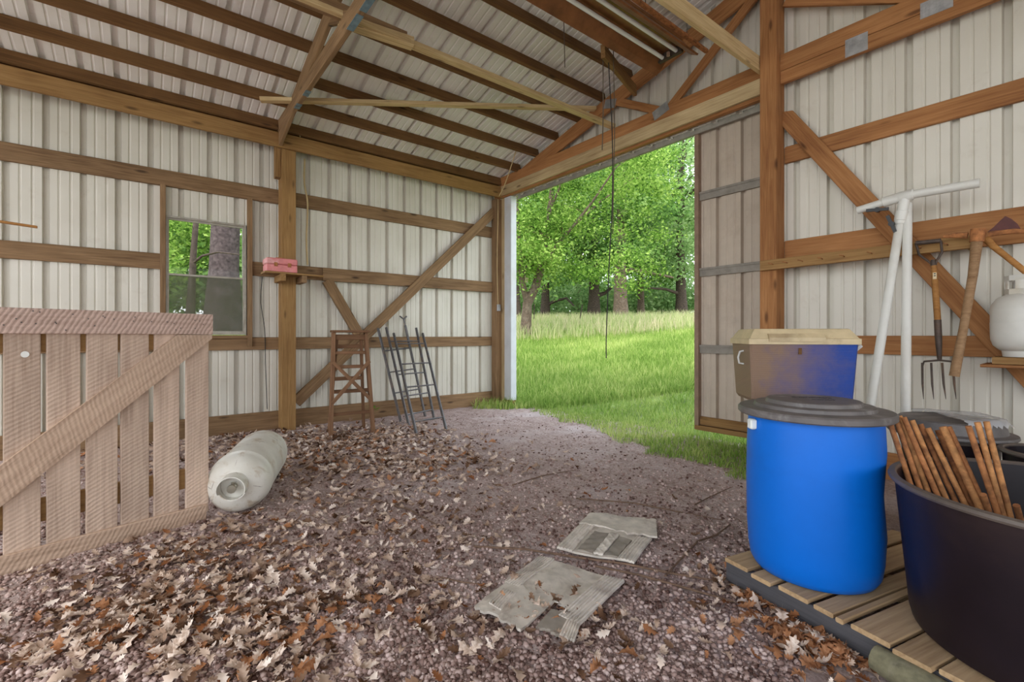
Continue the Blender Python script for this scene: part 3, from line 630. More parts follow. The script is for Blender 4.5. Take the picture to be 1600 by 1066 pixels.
# rusty rods standing in the tub
M_RUST = plain('rusty iron', (0.36, 0.145, 0.05), 0.85, 0.1, 0.45, 26, (0.11, 0.035, 0.015), 0.85, 0.6)
M_RUST2 = plain('orange rusty iron', (0.47, 0.22, 0.08), 0.85, 0.1, 0.4, 26, (0.16, 0.05, 0.02), 0.85, 0.6)
rods = [((1389, 656), (1420, 750), 'leftmost of the fan, touching the blue drum'), ((1398, 650), (1436, 760), 'second from the left of the fan'), ((1405, 650), (1450, 769), 'third from the left of the fan'),
    ((1412, 652), (1466, 777), 'fourth from the left of the fan'), ((1425, 657), (1480, 784), 'fifth from the left of the fan'), ((1438, 663), (1496, 791), 'sixth from the left of the fan'),
    ((1450, 669), (1512, 797), 'seventh from the left of the fan'), ((1465, 672), (1524, 803), 'last one left of the thick bright one'), ((1473, 667), (1536, 807), 'thick bright orange one in the middle'), ((1482, 667), (1547, 810), 'thinner one right of the thick bright one'),
    ((1513, 666), (1562, 812), 'left of the three on the right'), ((1527, 660), (1570, 815), 'middle of the three on the right'), ((1541, 659), (1581, 817), 'right of the three on the right'),
    ((1536, 773), (1549, 812), 'short stub below the three on the right'), ((1588, 790), (1597, 822), 'short stub at the right edge')]
for i, (ta, tb, lb) in enumerate(rods):
    ka = (2.10 + 0.025 * (i % 3)) if i < 8 else 2.06 if i < 10 else 1.97 if i < 13 else 1.80
    a = atD(ta[0], ta[1], ka); ve = 935; ue = ta[0] + (tb[0] - ta[0]) * (ve - ta[1]) / (tb[1] - ta[1])
    e = atZ(ue, ve, 0.20)
    while math.hypot(e.x - TC.x, e.y - TC.y) > 0.43:                       # keep the foot inside the vessel
        ve -= 4; ue = ta[0] + (tb[0] - ta[0]) * (ve - ta[1]) / (tb[1] - ta[1]); e = atZ(ue, ve, 0.20)
        if ve < 840: break
    r_ = 0.014 if i == 8 else 0.011
    rd_ = MB().tube([a, a.lerp(e, .4), e], r_, 9).obj('iron_rod', M_RUST2 if i in (2, 4, 6, 8, 11, 12) else M_RUST, None, None, 50)
    tag(rd_, 'rusty iron rod in the tub, ' + lb, 'rod', 'rusty rods in the tub')

# ------------------------------------------------------------------ cooler
CF0 = Vector((5.64, -2.343, 0)); CF1 = Vector((6.07, -1.955, 0)); cu = (CF1 - CF0).normalized(); cw = (CF1 - CF0).length; cb = Vector((-cu.y, cu.x, 0))
Mc = Matrix(((cu.x, cb.x, 0, CF0.x), (cu.y, cb.y, 0, CF0.y), (0, 0, 1, 0.872), (0, 0, 0, 1)))
m, t, b = mat_new('dirty blue cooler', 0.5)
_g = N(t, 'ShaderNodeTexCoord'); _s = N(t, 'ShaderNodeSeparateXYZ'); t.links.new(_g.outputs['Object'], _s.inputs[0])
_m = N(t, 'ShaderNodeMath', operation='MULTIPLY_ADD'); _m.inputs[1].default_value = -1.6; t.links.new(_s.outputs[0], _m.inputs[0])
_q = N(t, 'ShaderNodeMath', operation='MULTIPLY_ADD'); t.links.new(noise(t, coords(t), 7, 6, 0.7), _q.inputs[0]); _q.inputs[1].default_value = 0.75; _q.inputs[2].default_value = 0.62; t.links.new(_q.outputs[0], _m.inputs[2])
t.links.new(mix(t, ramp(t, _m.outputs[0], [(0.15, (0, 0, 0)), (0.85, (0.95,) * 3)]), (0.006, 0.045, 0.27), (0.22, 0.135, 0.075)), b.inputs['Base Color']); M_COOL = m
_w = N(t, 'ShaderNodeTexWave', bands_direction='Z'); _w.inputs['Scale'].default_value = 55; t.links.new(_g.outputs['Object'], _w.inputs[0]); bump(t, b, _w.outputs['Fac'], 0.5, 0.002)
M_COOLLID = plain('grimy beige cooler lid', (0.50, 0.40, 0.24), 0.55, 0, 0.15, 9, (0.25, 0.17, 0.09), 0.8)
coo = tag(empty('cooler', Mc @ Vector((cw/2, 0.18, 0))), 'dirty blue cooler box with a beige lid behind the blue drum', 'cooler')
dp = 0.36
MB().rings([[(x0 + i_, y0 + j_, z) for x0, y0, i_, j_ in ((0, 0, s_+.012, s_), (cw, 0, -s_-.012, s_), (cw, 0, -s_, s_+.012), (cw, dp, -s_, -s_-.012), (cw, dp, -s_-.012, -s_), (0, dp, s_+.012, -s_), (0, dp, s_, -s_-.012), (0, 0, s_, s_+.012))] for z, s_ in ((0, .03), (.02, .018), (.345, 0))]).obj('body', M_COOL, coo, Mc)
clid = MB().rings([[(x0 + i_, y0 + j_, z) for x0, y0, i_, j_ in ((0, 0, s_, s_), (cw, 0, -s_, s_), (cw, dp, -s_, -s_), (0, dp, s_, -s_))] for z, s_ in ((.343, -.008), (.375, -.008), (.378, 0), (.43, .032), (.434, .04))]).obj('lid', M_COOLLID, coo, Mc)
MB().rings([[(x, y, z) for x, y in ((.10, y0), (.40, y0), (.40, .03), (.10, .03))] for z, y0 in ((.360, -.016), (.382, -.016), (.405, .004))]).obj('lid_grip', M_COOLLID, clid, Mc)
MB().box((.262, -.006, .285), (.277, .002, .322)).obj('latch_mark', W_DARK, coo, Mc)
M_HND = plain('grey handle plastic', (0.55, 0.54, 0.52), 0.5)
hsk = MB().cbox((cw - .004, .10, .23), (cw + .03, .17, .31), .006).obj('handle_socket', plain('black handle socket', (.02, .02, .022), .5), coo, Mc)
MB().tube([(cw + .015, .13, .26), (cw + .03, .13, .295), (cw + .075, .13, .335)], .012, 8).obj('handle', M_HND, hsk, Mc, 40)
MB().tube([(.004, .13, .22), (-.022, .13, .225), (-.028, .13, .26), (-.018, .13, .295), (.004, .13, .30)], .006, 6).obj('handle', M_HND, coo, Mc, 40)

# ------------------------------------------------------------------ peg rail and tools on the end wall
rail0 = Vector((4.775, -0.222, 1.968)); rail1 = Vector((6.36, -0.222, 1.975))
rail = tag(empty('tool_rail', rail0), 'long rough board with bent nails, nailed across the orange post', 'tool rail')
timber('board', rail0, rail1, 0.055, 0.10, W_RAIL, rail, up=(0.02, 0, 1))
for x in (4.90, 5.03, 5.165, 5.33, 5.50, 5.70, 5.86, 6.02, 6.18):
    MB().tube([(x, -0.245, 1.965), (x + .005, -0.30, 1.968), (x - .02, -0.315, 1.975)], 0.004, 6).obj('nail', M_RUST, rail, None, 40)
timber('stay', (6.30, -0.1955, 1.97), (6.30, 0.0, 1.97), 0.05, 0.08, W_RAIL, rail)
M_PVC = plain('white pipe plastic', (0.68, 0.675, 0.63), 0.35, 0, 0.05, 5, (0.55, 0.50, 0.42), 0.45)
M_VALVE = plain('black valve grip', (0.02, 0.02, 0.022), 0.45)
wand = tag(empty('pipe_wand', (5.82, -1.0, 0)), 'leaning white plastic pipe with a tee and two valves on top', 'pipe')
tee = atY(1414, 306, -0.36)
dn = (atY(1362, 622, -0.80) - atY(1406, 350, -0.36)); top = atY(1406, 350, -0.36); bot = top + dn * ((0.012 - top.z) / dn.z)
MB().tube([bot, top], 0.031, 16).obj('long_pipe', M_PVC, wand, None, 40)
MB().tube([top + (tee - top) * 0.0, top.lerp(tee, .12), top.lerp(tee, .13), top.lerp(tee, .45), top.lerp(tee, .46), tee], [.039, .039, .043, .043, .038, .036], 16).obj('riser_valve', M_PVC, wand, None, 40)
c0 = atY(1340, 329, -0.36); c1 = atY(1531, 286, -0.36)
MB().tube([c0, tee.lerp(c0, .45), tee.lerp(c0, .44), tee.lerp(c0, .12), tee.lerp(c0, .11), tee.lerp(c1, .12), tee.lerp(c1, .13), c1], [.031, .031, .04, .04, .043, .043, .033, .033], 16).obj('cross_pipe', M_PVC, wand, None, 40)
def grip(u, v, rot, nm='valve_grip'):
    q = atY(u, v, -0.405); M = Matrix.Translation(q) @ Matrix.Rotation(rot, 4, 'Y')
    MB().lathe([(0, -.02), (.02, -.02), (.02, .015), (0, .015)], 12).xf(Matrix.Rotation(R(90), 4, 'X')).box((-.075, -.012, -.012), (.075, .004, .012)).obj(nm, M_VALVE, wand, M)
grip(1371, 328, R(6)); grip(1393, 350, R(70))
pipe = tag(empty('plain_pipe', (6.0, -0.9, 0)), 'plain white plastic pipe standing upright beside the pipe with valves', 'pipe')
pt = atY(1418, 319, -0.31); pb = atY(1415, 622, -0.72); dn = pb - pt; pb = pt + dn * ((0.012 - pt.z) / dn.z)
MB().tube([pb, pt], 0.031, 16, False).tube([pt, pb], 0.027, 16, False).obj('shaft', M_PVC, pipe, None, 40)
# digging fork
M_IRON = plain('dark worn iron', (0.085, 0.062, 0.05), 0.6, 0.4, 0.35, 20, (0.22, 0.115, 0.06), 0.7)
fk = tag(empty('digging_fork', atY(1465, 600, -0.30)), 'four-tined digging fork with a D-shaped grip, hung on the tool rail', 'fork')
Yf_ = -0.315
g0 = atY(1431, 380, Yf_); g1 = atY(1470, 376, Yf_); sk = atY(1461, 418, Yf_)
MB().tube([g0, g1], 0.017, 10).obj('grip', M_IRON, fk, None, 40)
fyk = MB().tube([g0, atY(1436, 398, Yf_), atY(1450, 408, Yf_), sk, atY(1464, 407, Yf_), atY(1472, 394, Yf_), g1], 0.0085, 8).obj('yoke', M_IRON, fk, None, 40)
h0 = atY(1459, 415, Yf_); h1 = atY(1465, 500, Yf_); h2 = atY(1468, 562, Yf_)
MB().tube([atY(1458, 406, Yf_), h0], [.015, .020], 10).obj('collar', M_IRON, fk, None, 40)
fhd = MB().tube([h0, h0.lerp(h1, .5), h1], [.019, .021, .021], 12).obj('handle', W_HANDLE2, fk, None, 40)
lq = atY(1460.5, 431, Yf_ - 0.022); MB().box((-.011, -.001, -.025), (.011, .001, .025)).obj('paper_label', plain('pale paper label', (0.62, 0.50, 0.30), 0.6), fhd, Matrix.Translation(lq))
mb = MB()
for k in (0.012, -0.004): mb.box((-.006, -.0016, k), (.006, -.0008, k + .008))
mb.obj('label_print', M_VALVE, fhd, Matrix.Translation(lq))
MB().tube([h1, h1.lerp(h2, .5), h2], [.023, .022, .014], 10).obj('socket', M_IRON, fk, None, 40)
MB().tube([atY(1441, 572, Yf_), atY(1444, 565, Yf_), atY(1468, 563, Yf_), atY(1487, 565, Yf_), atY(1489, 572, Yf_)], .0075, 8).obj('shoulder', M_IRON, fk, None, 40)
for ua, ub_ in ((1441, 1443), (1455, 1459), (1472, 1478), (1489, 1494)):
    MB().tube([atY(ua, 567, Yf_), atY((ua+ub_)/2 - .5, 600, Yf_ - .01), atY(ub_, 624, Yf_ - .03)], [.0075, .0075, .002], 8).obj('tine', M_IRON, fk, None, 40)
# mattock
mt = tag(empty('mattock', atY(1510, 500, -0.36)), 'rusty mattock with a pale wooden handle, hung head up at the right', 'mattock')
Ym = -0.36
MB().tube([atY(1527, 372, Ym), atY(1520, 430, Ym), atY(1506, 510, Ym - .02), atY(1491, 588, Ym - .03)], [.034, .028, .026, .031], 12).obj('handle', W_HANDLE, mt, None, 40)
MB().tube([atY(1529, 358, Ym), atY(1526, 378, Ym)], [.044, .040], 14).obj('eye', M_RUST, mt, None, 40)
e0 = atY(1512, 368, Ym); e1 = atY(1474, 370, Ym)
MB().tube([e0, e0.lerp(e1, .5) + Vector((0, 0, .006)), e1], [.022, .02, .011], 8).obj('pick_arm', M_RUST, mt, None, 40)
e2 = atY(1545, 366, Ym); e3 = atY(1625, 362, Ym)
MB().tube([e2, e2.lerp(e3, .5) + Vector((0, 0, .012)), e3], [.02, .018, .012], 8).obj('adze_arm', M_RUST, mt, None, 40)
# axe behind the mattock
ax = tag(empty('axe', atY(1570, 380, -0.27)), 'axe with a dark red blade, hung behind the mattock at the right edge', 'axe')
Ya = -0.285
poly = [(1543, 363), (1553, 355), (1563, 345), (1571, 338), (1580, 342), (1590, 350), (1597, 361)]
P = [atY(u, v, Ya) for u, v in poly]; mb = MB(); n = len(P)
mb.add([tuple(p + Vector((0, -.008, 0))) for p in P] + [tuple(p + Vector((0, .008, 0))) for p in P], [tuple(range(n)), tuple(range(2*n-1, n-1, -1))] + [(k, k + n, (k+1) % n + n, (k+1) % n) for k in range(n)])
mb.obj('blade', plain('dark red axe blade', (0.085, 0.022, 0.018), 0.55, 0.3, 0.3, 14), ax)
MB().tube([atY(1540, 372, Ya), atY(1552, 385, Ya), atY(1575, 403, Ya), atY(1640, 455, Ya)], [.026, .022, .02, .02], 10).obj('handle', W_HANDLE2, ax, None, 40)

# ------------------------------------------------------------------ small gas bottle on its shelf
sh = tag(empty('corner_shelf', (6.7, -0.1, 1.05)), 'plain board shelf on the end wall under the white gas bottle', 'shelf')
timber('board', (6.372, -0.20, 1.046), (7.0, -0.20, 1.046), 0.34, 0.022, W_OR, sh)
timber('cleat', (6.43, -0.19, 1.085), (7.0, -0.19, 1.085), 0.30, 0.05, W_RAIL, sh)
timber('bracket', (6.78, -0.03, 0.80), (6.78, -0.33, 1.03), 0.05, 0.05, W_OR, sh)
M_LP = plain('white bottle paint', (0.64, 0.625, 0.57), 0.38, 0, 0.07, 5, (0.48, 0.36, 0.18), 0.5)
lc = Vector((6.585, -0.205, 1.113))
lp = tag(empty('gas_bottle', lc), 'white barbecue gas bottle standing on the shelf at the right edge', 'gas bottle')
MB().lathe([(0, 0.04), (0.07, 0.025), (0.13, 0.045), (0.165, 0.08), (0.178, 0.125), (0.18, 0.16), (0.1815, 0.235), (0.1815, 0.245), (0.18, 0.25), (0.18, 0.335), (0.172, 0.38), (0.145, 0.425), (0.09, 0.455), (0, 0.465)], 48, lc).obj('shell', M_LP, lp, None, 40)
MB().lathe([(0.112, 0.002), (0.115, 0.0), (0.122, 0.05), (0.117, 0.055)], 40, lc).obj('foot_ring', M_LP, lp, None, 40)
mb = MB(); nn = 60; cz = 0.435
def colr(a0, a1, z0, z1):
    rs = []
    for k in range(9):
        a = a0 + (a1 - a0) * k / 8
        rs.append([(rr * math.cos(a), rr * math.sin(a), z) for rr, z in ((0.100, z0), (0.107, z0), (0.107, z1), (0.100, z1))])
    mb.rings(rs, True)
colr(0, 2*math.pi, 0.435, 0.485); colr(0, 2*math.pi, 0.545, 0.583)
for a0, a1 in ((3.5, 3.85), (4.3, 4.75), (5.3, 5.6), (0.2, 0.8), (1.6, 2.3), (2.9, 3.1)): colr(a0, a1, 0.484, 0.546)
lpc = mb.obj('collar', M_LP, lp, Matrix.Translation(lc), 40)
MB().lathe([(0.03, .45), (.028, .49), (.02, .5), (.02, .54), (0, .545)], 14, lc).obj('valve', vm, lpc, None, 40)

# ------------------------------------------------------------------ small shelf and toolbox on the left post
ls = tag(empty('post_shelf', (0.3, -3.6, 2.05)), 'little rough shelf of scrap boards fixed to the left wall post', 'shelf')
timber('board', (0.325, -3.95, 2.062), (0.325, -3.24, 2.055), 0.26, 0.022, W_RAIL, ls)
timber('bearer', (0.13, -3.748, 2.00), (0.50, -3.748, 2.00), 0.06, 0.09, W_RAIL, ls)
timber('bearer', (0.13, -3.48, 2.00), (0.44, -3.48, 2.00), 0.06, 0.09, W_WALL, ls)
M_RED = plain('faded red toolbox paint', (0.66, 0.22, 0.22), 0.5, 0, 0.15, 9, (0.75, 0.55, 0.53), 0.8)
tb = tag(empty('toolbox', (0.30, -3.74, 2.075)), 'faded red metal toolbox sitting on the post shelf', 'toolbox')
MB().cbox((0.20, -3.925, 2.074), (0.428, -3.565, 2.165), .006).obj('box', M_RED, tb)
tlid = MB().cbox((0.197, -3.93, 2.168), (0.432, -3.56, 2.248), .012).obj('lid', M_RED, tb)
for y in (-3.82, -3.66): MB().box((0.426, y - .02, 2.14), (0.438, y + .02, 2.19)).obj('latch', M_RUST, tb)
MB().tube([(0.3, -3.80, 2.245), (0.3, -3.79, 2.268), (0.3, -3.70, 2.268), (0.3, -3.69, 2.245)], .007, 6).obj('handle', M_RUST, tlid, None, 40)

# ------------------------------------------------------------------ hanging shop light
M_HOOD = plain('lamp hood with brown reflection', (0.24, 0.105, 0.038), 0.35, 0.35, 0.3, 6, (0.12, 0.05, 0.02), 0.6)  # brown colour stands in for the leafy floor mirrored in the hood
M_TUBE = plain('unlit white tube glass', (0.83, 0.88, 0.86), 0.15, 0, 0.02)
sl = tag(empty('shop_light', (4.05, -1.8, 4.4)), 'long two-tube shop light with a hood coloured brown like the floor it reflects, hanging from the roof', 'ceiling light')
y0, y1 = -3.05, -0.60
sec = [(3.795, 4.200), (3.805, 4.188), (3.86, 4.228), (3.96, 4.33), (4.13, 4.33), (4.23, 4.228), (4.30, 4.188), (4.313, 4.200), (4.24, 4.25), (4.15, 4.40), (3.94, 4.40), (3.86, 4.25)]
MB().rings([[(x, y, z) for x, z in sec] for y in (y0, y1)]).obj('hood', M_HOOD, sl)
for x in (3.955, 4.12): MB().tube([(x, y0 + .05, 4.285), (x, y1 - .10, 4.285)], 0.021, 14).obj('tube', M_TUBE, sl, None, 40)
MB().box((3.90, y1 - .11, 4.25), (4.18, y1 - .07, 4.335)).obj('socket_bar', plain('dark socket', (.05, .035, .025), .5), sl)
MB().lathe([(0, -.02), (.018, -.02), (.018, .02), (0, .02)], 10, (4.04, y1 - .13, 4.275)).obj('starter', plain('brownish starter', (.3, .2, .14), .4), sl)
MB().cbox((3.94, y0, 4.40), (4.15, y1 - .02, 4.45), .01).obj('ballast_box', M_HOOD, sl)
for y in (-2.6, -1.15):
    zt = roof_z(4.05) + 0.02
    MB().tube([(4.05, y, 4.44), (4.05, y + .005, 4.6), (4.05, y, zt)], .005, 6).tube([(4.05, y, 4.44), (4.08, y, 4.52), (4.05, y, 4.62), (4.02, y, 4.52), (4.05, y, 4.44)], .004, 6).obj('hook_chain', M_STEEL, sl, None, 40)
tr2 = tag(empty('angle_iron', (4.42, -1.6, 4.3)), 'thin rusty steel strip hung just right of the shop light', 'steel strip')
timber('strip', (4.36, -3.1, 4.235), (4.345, -0.50, 4.232), 0.035, 0.006, M_RUST, tr2); timber('lip', (4.377, -3.1, 4.25), (4.362, -0.50, 4.247), 0.005, 0.03, M_RUST, tr2)
for y in (-2.7, -0.9): MB().tube([(4.36, y, 4.24), (4.36, y, roof_z(4.36) + .02)], .003, 5).obj('hanger_wire', M_STEEL, tr2)

# ------------------------------------------------------------------ cords and ropes
M_CORD = plain('tan cord', (0.56, 0.42, 0.22), 0.7); M_DKCORD = plain('dark cord', (0.10, 0.075, 0.05), 0.8); M_BLKCORD = plain('black wire', (0.025, 0.022, 0.02), 0.6)
def cord(label, pts, r, m, name='cord', cat='cord', sag=0.0):
    pts = [Vector(p) for p in pts]; out = []
    for i in range(len(pts) - 1):                                          # Catmull-Rom
        a, b_, c_, d_ = pts[max(i-1, 0)], pts[i], pts[i+1], pts[min(i+2, len(pts)-1)]
        for k in range(5):
            t_ = k / 5; out.append(0.5 * ((2*b_) + (c_-a)*t_ + (2*a - 5*b_ + 4*c_ - d_)*t_*t_ + (3*b_ - a - 3*c_ + d_)*t_**3))
    out.append(pts[-1]); o = MB().tube(out, r, 5).obj(name, m, None, None, 60); return tag(o, label, cat)
cz = Vector((0, 0, 1))
cord('long dark pull rope hanging in front of the open doorway', [(3.66, -1.24, roof_z(3.66)+.1), (3.655, -1.25, 4.3), (3.672, -1.205, 3.4), (3.672, -1.205, 2.7), (3.655, -1.23, 2.1), (3.63, -1.25, 1.3), (3.632, -1.255, 1.02)], .006, M_BLKCORD, 'pull_rope', 'rope')
cord('shorter brown rope ending in the treetops left of the long rope', [(3.60, -1.28, roof_z(3.6)+.1), (3.605, -1.28, 4.5), (3.61, -1.28, 3.7), (3.60, -1.285, 3.25)], .006, M_DKCORD, 'pull_rope', 'rope')
cord('brown rope twisting beside the long dark rope', [(3.685, -1.2, roof_z(3.685)+.1), (3.68, -1.2, 4.4), (3.69, -1.19, 3.5), (3.68, -1.2, 2.75), (3.675, -1.2, 2.35)], .005, M_DKCORD, 'pull_rope', 'rope')
cord('thin brown string left of the three ropes', [(3.32, -1.6, roof_z(3.32)+.1), (3.33, -1.59, 4.6), (3.335, -1.58, 4.15)], .005, M_DKCORD, 'pull_rope', 'string')
cord('tan cord dangling along the main roof truss', [atD(478, 20, 6.6), atD(474, 55, 6.5), atD(470, 90, 6.4), atD(474, 140, 6.3), atD(466, 190, 6.3), atD(469, 214, 6.3)], .008, M_CORD)
cord('tan cord looping from the roof down to the corner post', [atY(872, 38, -0.75), atY(862, 80, -0.7), atY(838, 118, -0.6), atY(826, 145, -0.55), atY(812, 165, -.5), atY(815, 200, -.4), atY(808, 230, -.35), atY(790, 285, -.25), atY(780, 306, -.18)], .008, M_CORD)
cord('tan cord running down the corner post to the outlet', [(0.15, -0.11, 3.72), (0.146, -0.11, 3.3), (0.15, -0.13, 2.5), (0.146, -0.105, 1.82)], .007, M_CORD)
cord('tan cord hanging on the wall right of the left post', [(-0.02, -3.36, 3.74), (0.0, -3.37, 3.40), (0.012, -3.33, 3.1), (0.01, -3.345, 2.6), (0.012, -3.33, 2.25)], .012, M_CORD)
cord('black wire running down the wall left of the post', [(0.012, -3.90, 2.04), (0.012, -3.915, 1.7), (0.01, -3.87, 1.35), (0.01, -3.86, 0.9), (0.012, -3.84, 0.28)], .005, M_BLKCORD)
ob = tag(MB().cbox((0.14, -0.135, 1.70), (0.175, -0.065, 1.82), .005).obj('outlet_box', M_GALV), 'small grey outlet box on the corner post', 'outlet')
bt = timber('batten', (0.30, -7.45, 2.452), atX(58, 355, 0.30), 0.045, 0.022, W_HANDLE2, None); tag(bt, 'thin wooden batten sticking in from the left edge, in front of the wall', 'batten')
timber('batten_arm', (0.19, -7.38, 2.43), (0.36, -7.38, 2.43), 0.04, 0.02, W_HANDLE2, WL)
# ------------------------------------------------------------------ torn car floor mats
M_MAT = plain('muddy grey rubber', (0.56, 0.50, 0.43), 0.7, 0, 0.2, 14, (0.22, 0.16, 0.125), 0.8)
M_MATD = plain('grey rubber ribs', (0.60, 0.54, 0.47), 0.65, 0, 0.2, 14, (0.25, 0.19, 0.15), 0.7)
M_MATK = plain('dark worn rubber', (0.27, 0.23, 0.19), 0.75, 0, 0.3, 10, (0.36, 0.31, 0.25), 0.8)
def quad(cs, u, v):
    a, b_, c_, d_ = cs; return a*(1-u)*(1-v) + b_*u*(1-v) + c_*u*v + d_*(1-u)*v
def mat_piece(name, cs, u0, u1, v0, v1, nu, nv, hf, mat, parent, jag=0.0, base=0.012):
    V = []; 
    for j in range(nv + 1):
        for i in range(nu + 1):
            u = u0 + (u1-u0)*i/nu; v = v0 + (v1-v0)*j/nv
            if jag and j in (0, nv): v += (random.random() - .5) * jag
            p = quad(cs, u, v); z = float(fground(np.float64(p.x), np.float64(p.y))) * 0.5 + base + 0.018 + hf(u, v)
            V.append((p.x, p.y, z))
    n = len(V); V += [(x, y, z - base) for x, y, z in V]; F_ = []
    for j in range(nv):
        for i in range(nu):
            a = j*(nu+1) + i; F_.append((a, a+1, a+nu+2, a+nu+1)); F_.append((a+n, a+nu+1+n, a+nu+2+n, a+1+n))
    for i in range(nu):
        F_.append((i, i+n, i+1+n, i+1)); a = nv*(nu+1) + i; F_.append((a, a+1, a+1+n, a+n))
    for j in range(nv):
        a = j*(nu+1); F_.append((a, a+nu+1, a+nu+1+n, a+n)); a += nu; F_.append((a, a+n, a+nu+1+n, a+nu+1))
    return MB().add(V, F_).obj(name, mat, parent, None, 40)
G2 = lambda u, v: atZ(u, v, 0.02)
ribs = lambda f, amp=0.004: (lambda u, v: amp if math.sin(u * f) > 0 else 0.0)
mA = tag(empty('floor_mat', G2(950, 845)), 'worn grey car floor mat with two windows of tread, the farther of the two', 'car mat', 'old car mats on the dirt')
cs = [G2(905, 812), G2(1022, 834), G2(1002, 886), G2(873, 858)]
cs[0] = G2(916, 818); cs[1] = G2(1018, 842); cs[2] = G2(988, 884); cs[3] = G2(873, 859)
mat_piece('tread_panel', cs, 0, 1, 0, 1, 24, 14, lambda u, v: 0.004 * math.sin(5*u + 3*v), M_MAT, mA)
mat_piece('ribbed_strip', cs, -0.02, 0.2, -0.06, 1.02, 24, 8, lambda u, v: 0.006 + 0.004 * math.sin(5*u + 3*v) + (0.004 if math.sin(u*140) > 0 else 0), M_MATD, mA)
mat_piece('ribbed_strip', cs, 0.82, 1.03, 0.1, 1.03, 24, 8, lambda u, v: 0.006 + 0.004 * math.sin(5*u + 3*v) + (0.004 if math.sin(u*140) > 0 else 0), M_MATD, mA)
mat_piece('recess', cs, 0.25, 0.47, 0.30, 0.97, 14, 12, lambda u, v: 0.006 + 0.003 * math.sin(v * 34 + u*20), M_MATK, mA)
mat_piece('recess', cs, 0.62, 0.80, 0.30, 0.97, 14, 12, lambda u, v: 0.006 + 0.003 * math.sin(v * 30 - u*20), M_MATK, mA)
mat_piece('crosshatch_strip', cs, 0.48, 0.61, 0.25, 0.97, 16, 40, lambda u, v: 0.010 + (0.003 if (abs(((u*7 + v*6) % 1) - .5) < .12 or abs(((u*7 - v*6) % 1) - .5) < .12) else 0), M_MATD, mA)
mat_piece('torn_end', [G2(922, 806), G2(1025, 818), G2(1027, 846), G2(905, 824)], 0, 1, 0, 1, 22, 8, lambda u, v: 0.012 + 0.005 * math.sin(9*u), M_MAT, mA, 0.12)
mB = tag(empty('floor_mat', G2(880, 910)), 'worn grey car floor mat with ribbed edges, half under leaves, the nearer one', 'car mat', 'old car mats on the dirt')
cs = [G2(846, 874), G2(973, 912), G2(918, 965), G2(792, 915)]
mat_piece('tread_panel', cs, 0, 1, 0, 1, 24, 14, lambda u, v: 0.004 * math.sin(4*u), M_MAT, mB)
mat_piece('ribbed_strip', cs, -0.02, 0.17, -0.01, 1.02, 30, 8, lambda u, v: 0.006 + (0.004 if math.sin(u*200) > 0 else 0), M_MATD, mB)
mat_piece('ribbed_strip', cs, 0.79, 1.02, 0.0, 1.25, 30, 8, lambda u, v: 0.006 + (0.004 if math.sin(u*190) > 0 else 0), M_MATD, mB)
mat_piece('tread_panel', cs, 0.0, 0.62, 0.98, 1.75, 20, 10, lambda u, v: 0.005 + 0.004 * math.sin(6*u), M_MAT, mB, 0.08)
mat_piece('ribbed_strip', [G2(785, 928), G2(806, 936), G2(783, 962), G2(764, 951)], 0, 1, 0, 1, 24, 6, lambda u, v: 0.012 + (0.004 if math.sin(u*36) > 0 else 0), M_MATD, mB)
mC = tag(empty('floor_mat', G2(875, 985)), 'torn scrap of grey ribbed mat in front of the two larger mats', 'car mat', 'old car mats on the dirt')
cs = [G2(862, 958), G2(910, 970), G2(898, 1006), G2(838, 984)]
mat_piece('tread_panel', cs, 0, 0.62, 0, 1, 14, 10, lambda u, v: 0.004 * math.sin(4*u), M_MATK, mC, 0.1)
mat_piece('ribbed_strip', cs, 0.6, 1.0, 0, 1, 24, 8, lambda u, v: 0.004 + (0.005 if math.sin(u*90) > 0 else 0), M_MATD, mC, 0.1)
#PART3
# ================================================================== outdoors: grass, trees, woods
def grass(name, n, xy, hmin, hmax, wid, mat, lean=0.5, bound=True, zfun=None, seed=1):
    g = np.random.default_rng(seed); x, y = xy(g, n)
    if bound:
        k = (y > np.where(x < 4.2, 0.16 - 0.27 * x, -0.97) + 0.35 * fbm(x, y, 1.6, 4, 21) + 0.10) & ~((x < 1.0) & (x > -0.35) & (y < 0.16)); x = x[k]; y = y[k]
    n = len(x); z = yard_z(x, y)
    if bound: z = np.where(y < 0.28, np.maximum(z, fground(x, y) - 0.01), z)
    h = hmin + (hmax - hmin) * g.random(n) ** 1.5; a = g.random(n) * 2*np.pi; w = wid * (0.6 + 0.8 * g.random(n))
    dx = np.cos(a); dy = np.sin(a); la = g.random(n) * 2*np.pi; ll = lean * h * g.random(n); lx = np.cos(la) * ll; ly = np.sin(la) * ll
    P = np.zeros((n, 5, 3))
    P[:, 0] = np.stack([x - dx*w, y - dy*w, z], 1); P[:, 1] = np.stack([x + dx*w, y + dy*w, z], 1)
    P[:, 2] = np.stack([x + dx*w*.7 + lx*.35, y + dy*w*.7 + ly*.35, z + h*.6], 1); P[:, 3] = np.stack([x - dx*w*.7 + lx*.35, y - dy*w*.7 + ly*.35, z + h*.6], 1)
    P[:, 4] = np.stack([x + lx, y + ly, z + h], 1)
    base = np.arange(n)[:, None] * 5; Fc = np.concatenate([base + np.array([[0, 1, 2]]), base + np.array([[0, 2, 3]]), base + np.array([[3, 2, 4]])], 0)
    return link(name, np_mesh(name, P.reshape(-1, 3), Fc), mat=mat)
def wedge(d0, d1, u0=770, u1=1185, pw=0.5):
    def f(g, n):
        u = u0 + (u1 - u0) * g.random(n); t_ = (u - 800) / F; D = d0 + (d1 - d0) * g.random(n) ** (1 / pw) if pw != 1 else d0 + (d1-d0) * g.random(n)
        return CAM.x + D * (-S_ + t_ * C_), CAM.y + D * (C_ + t_ * S_)
    return f
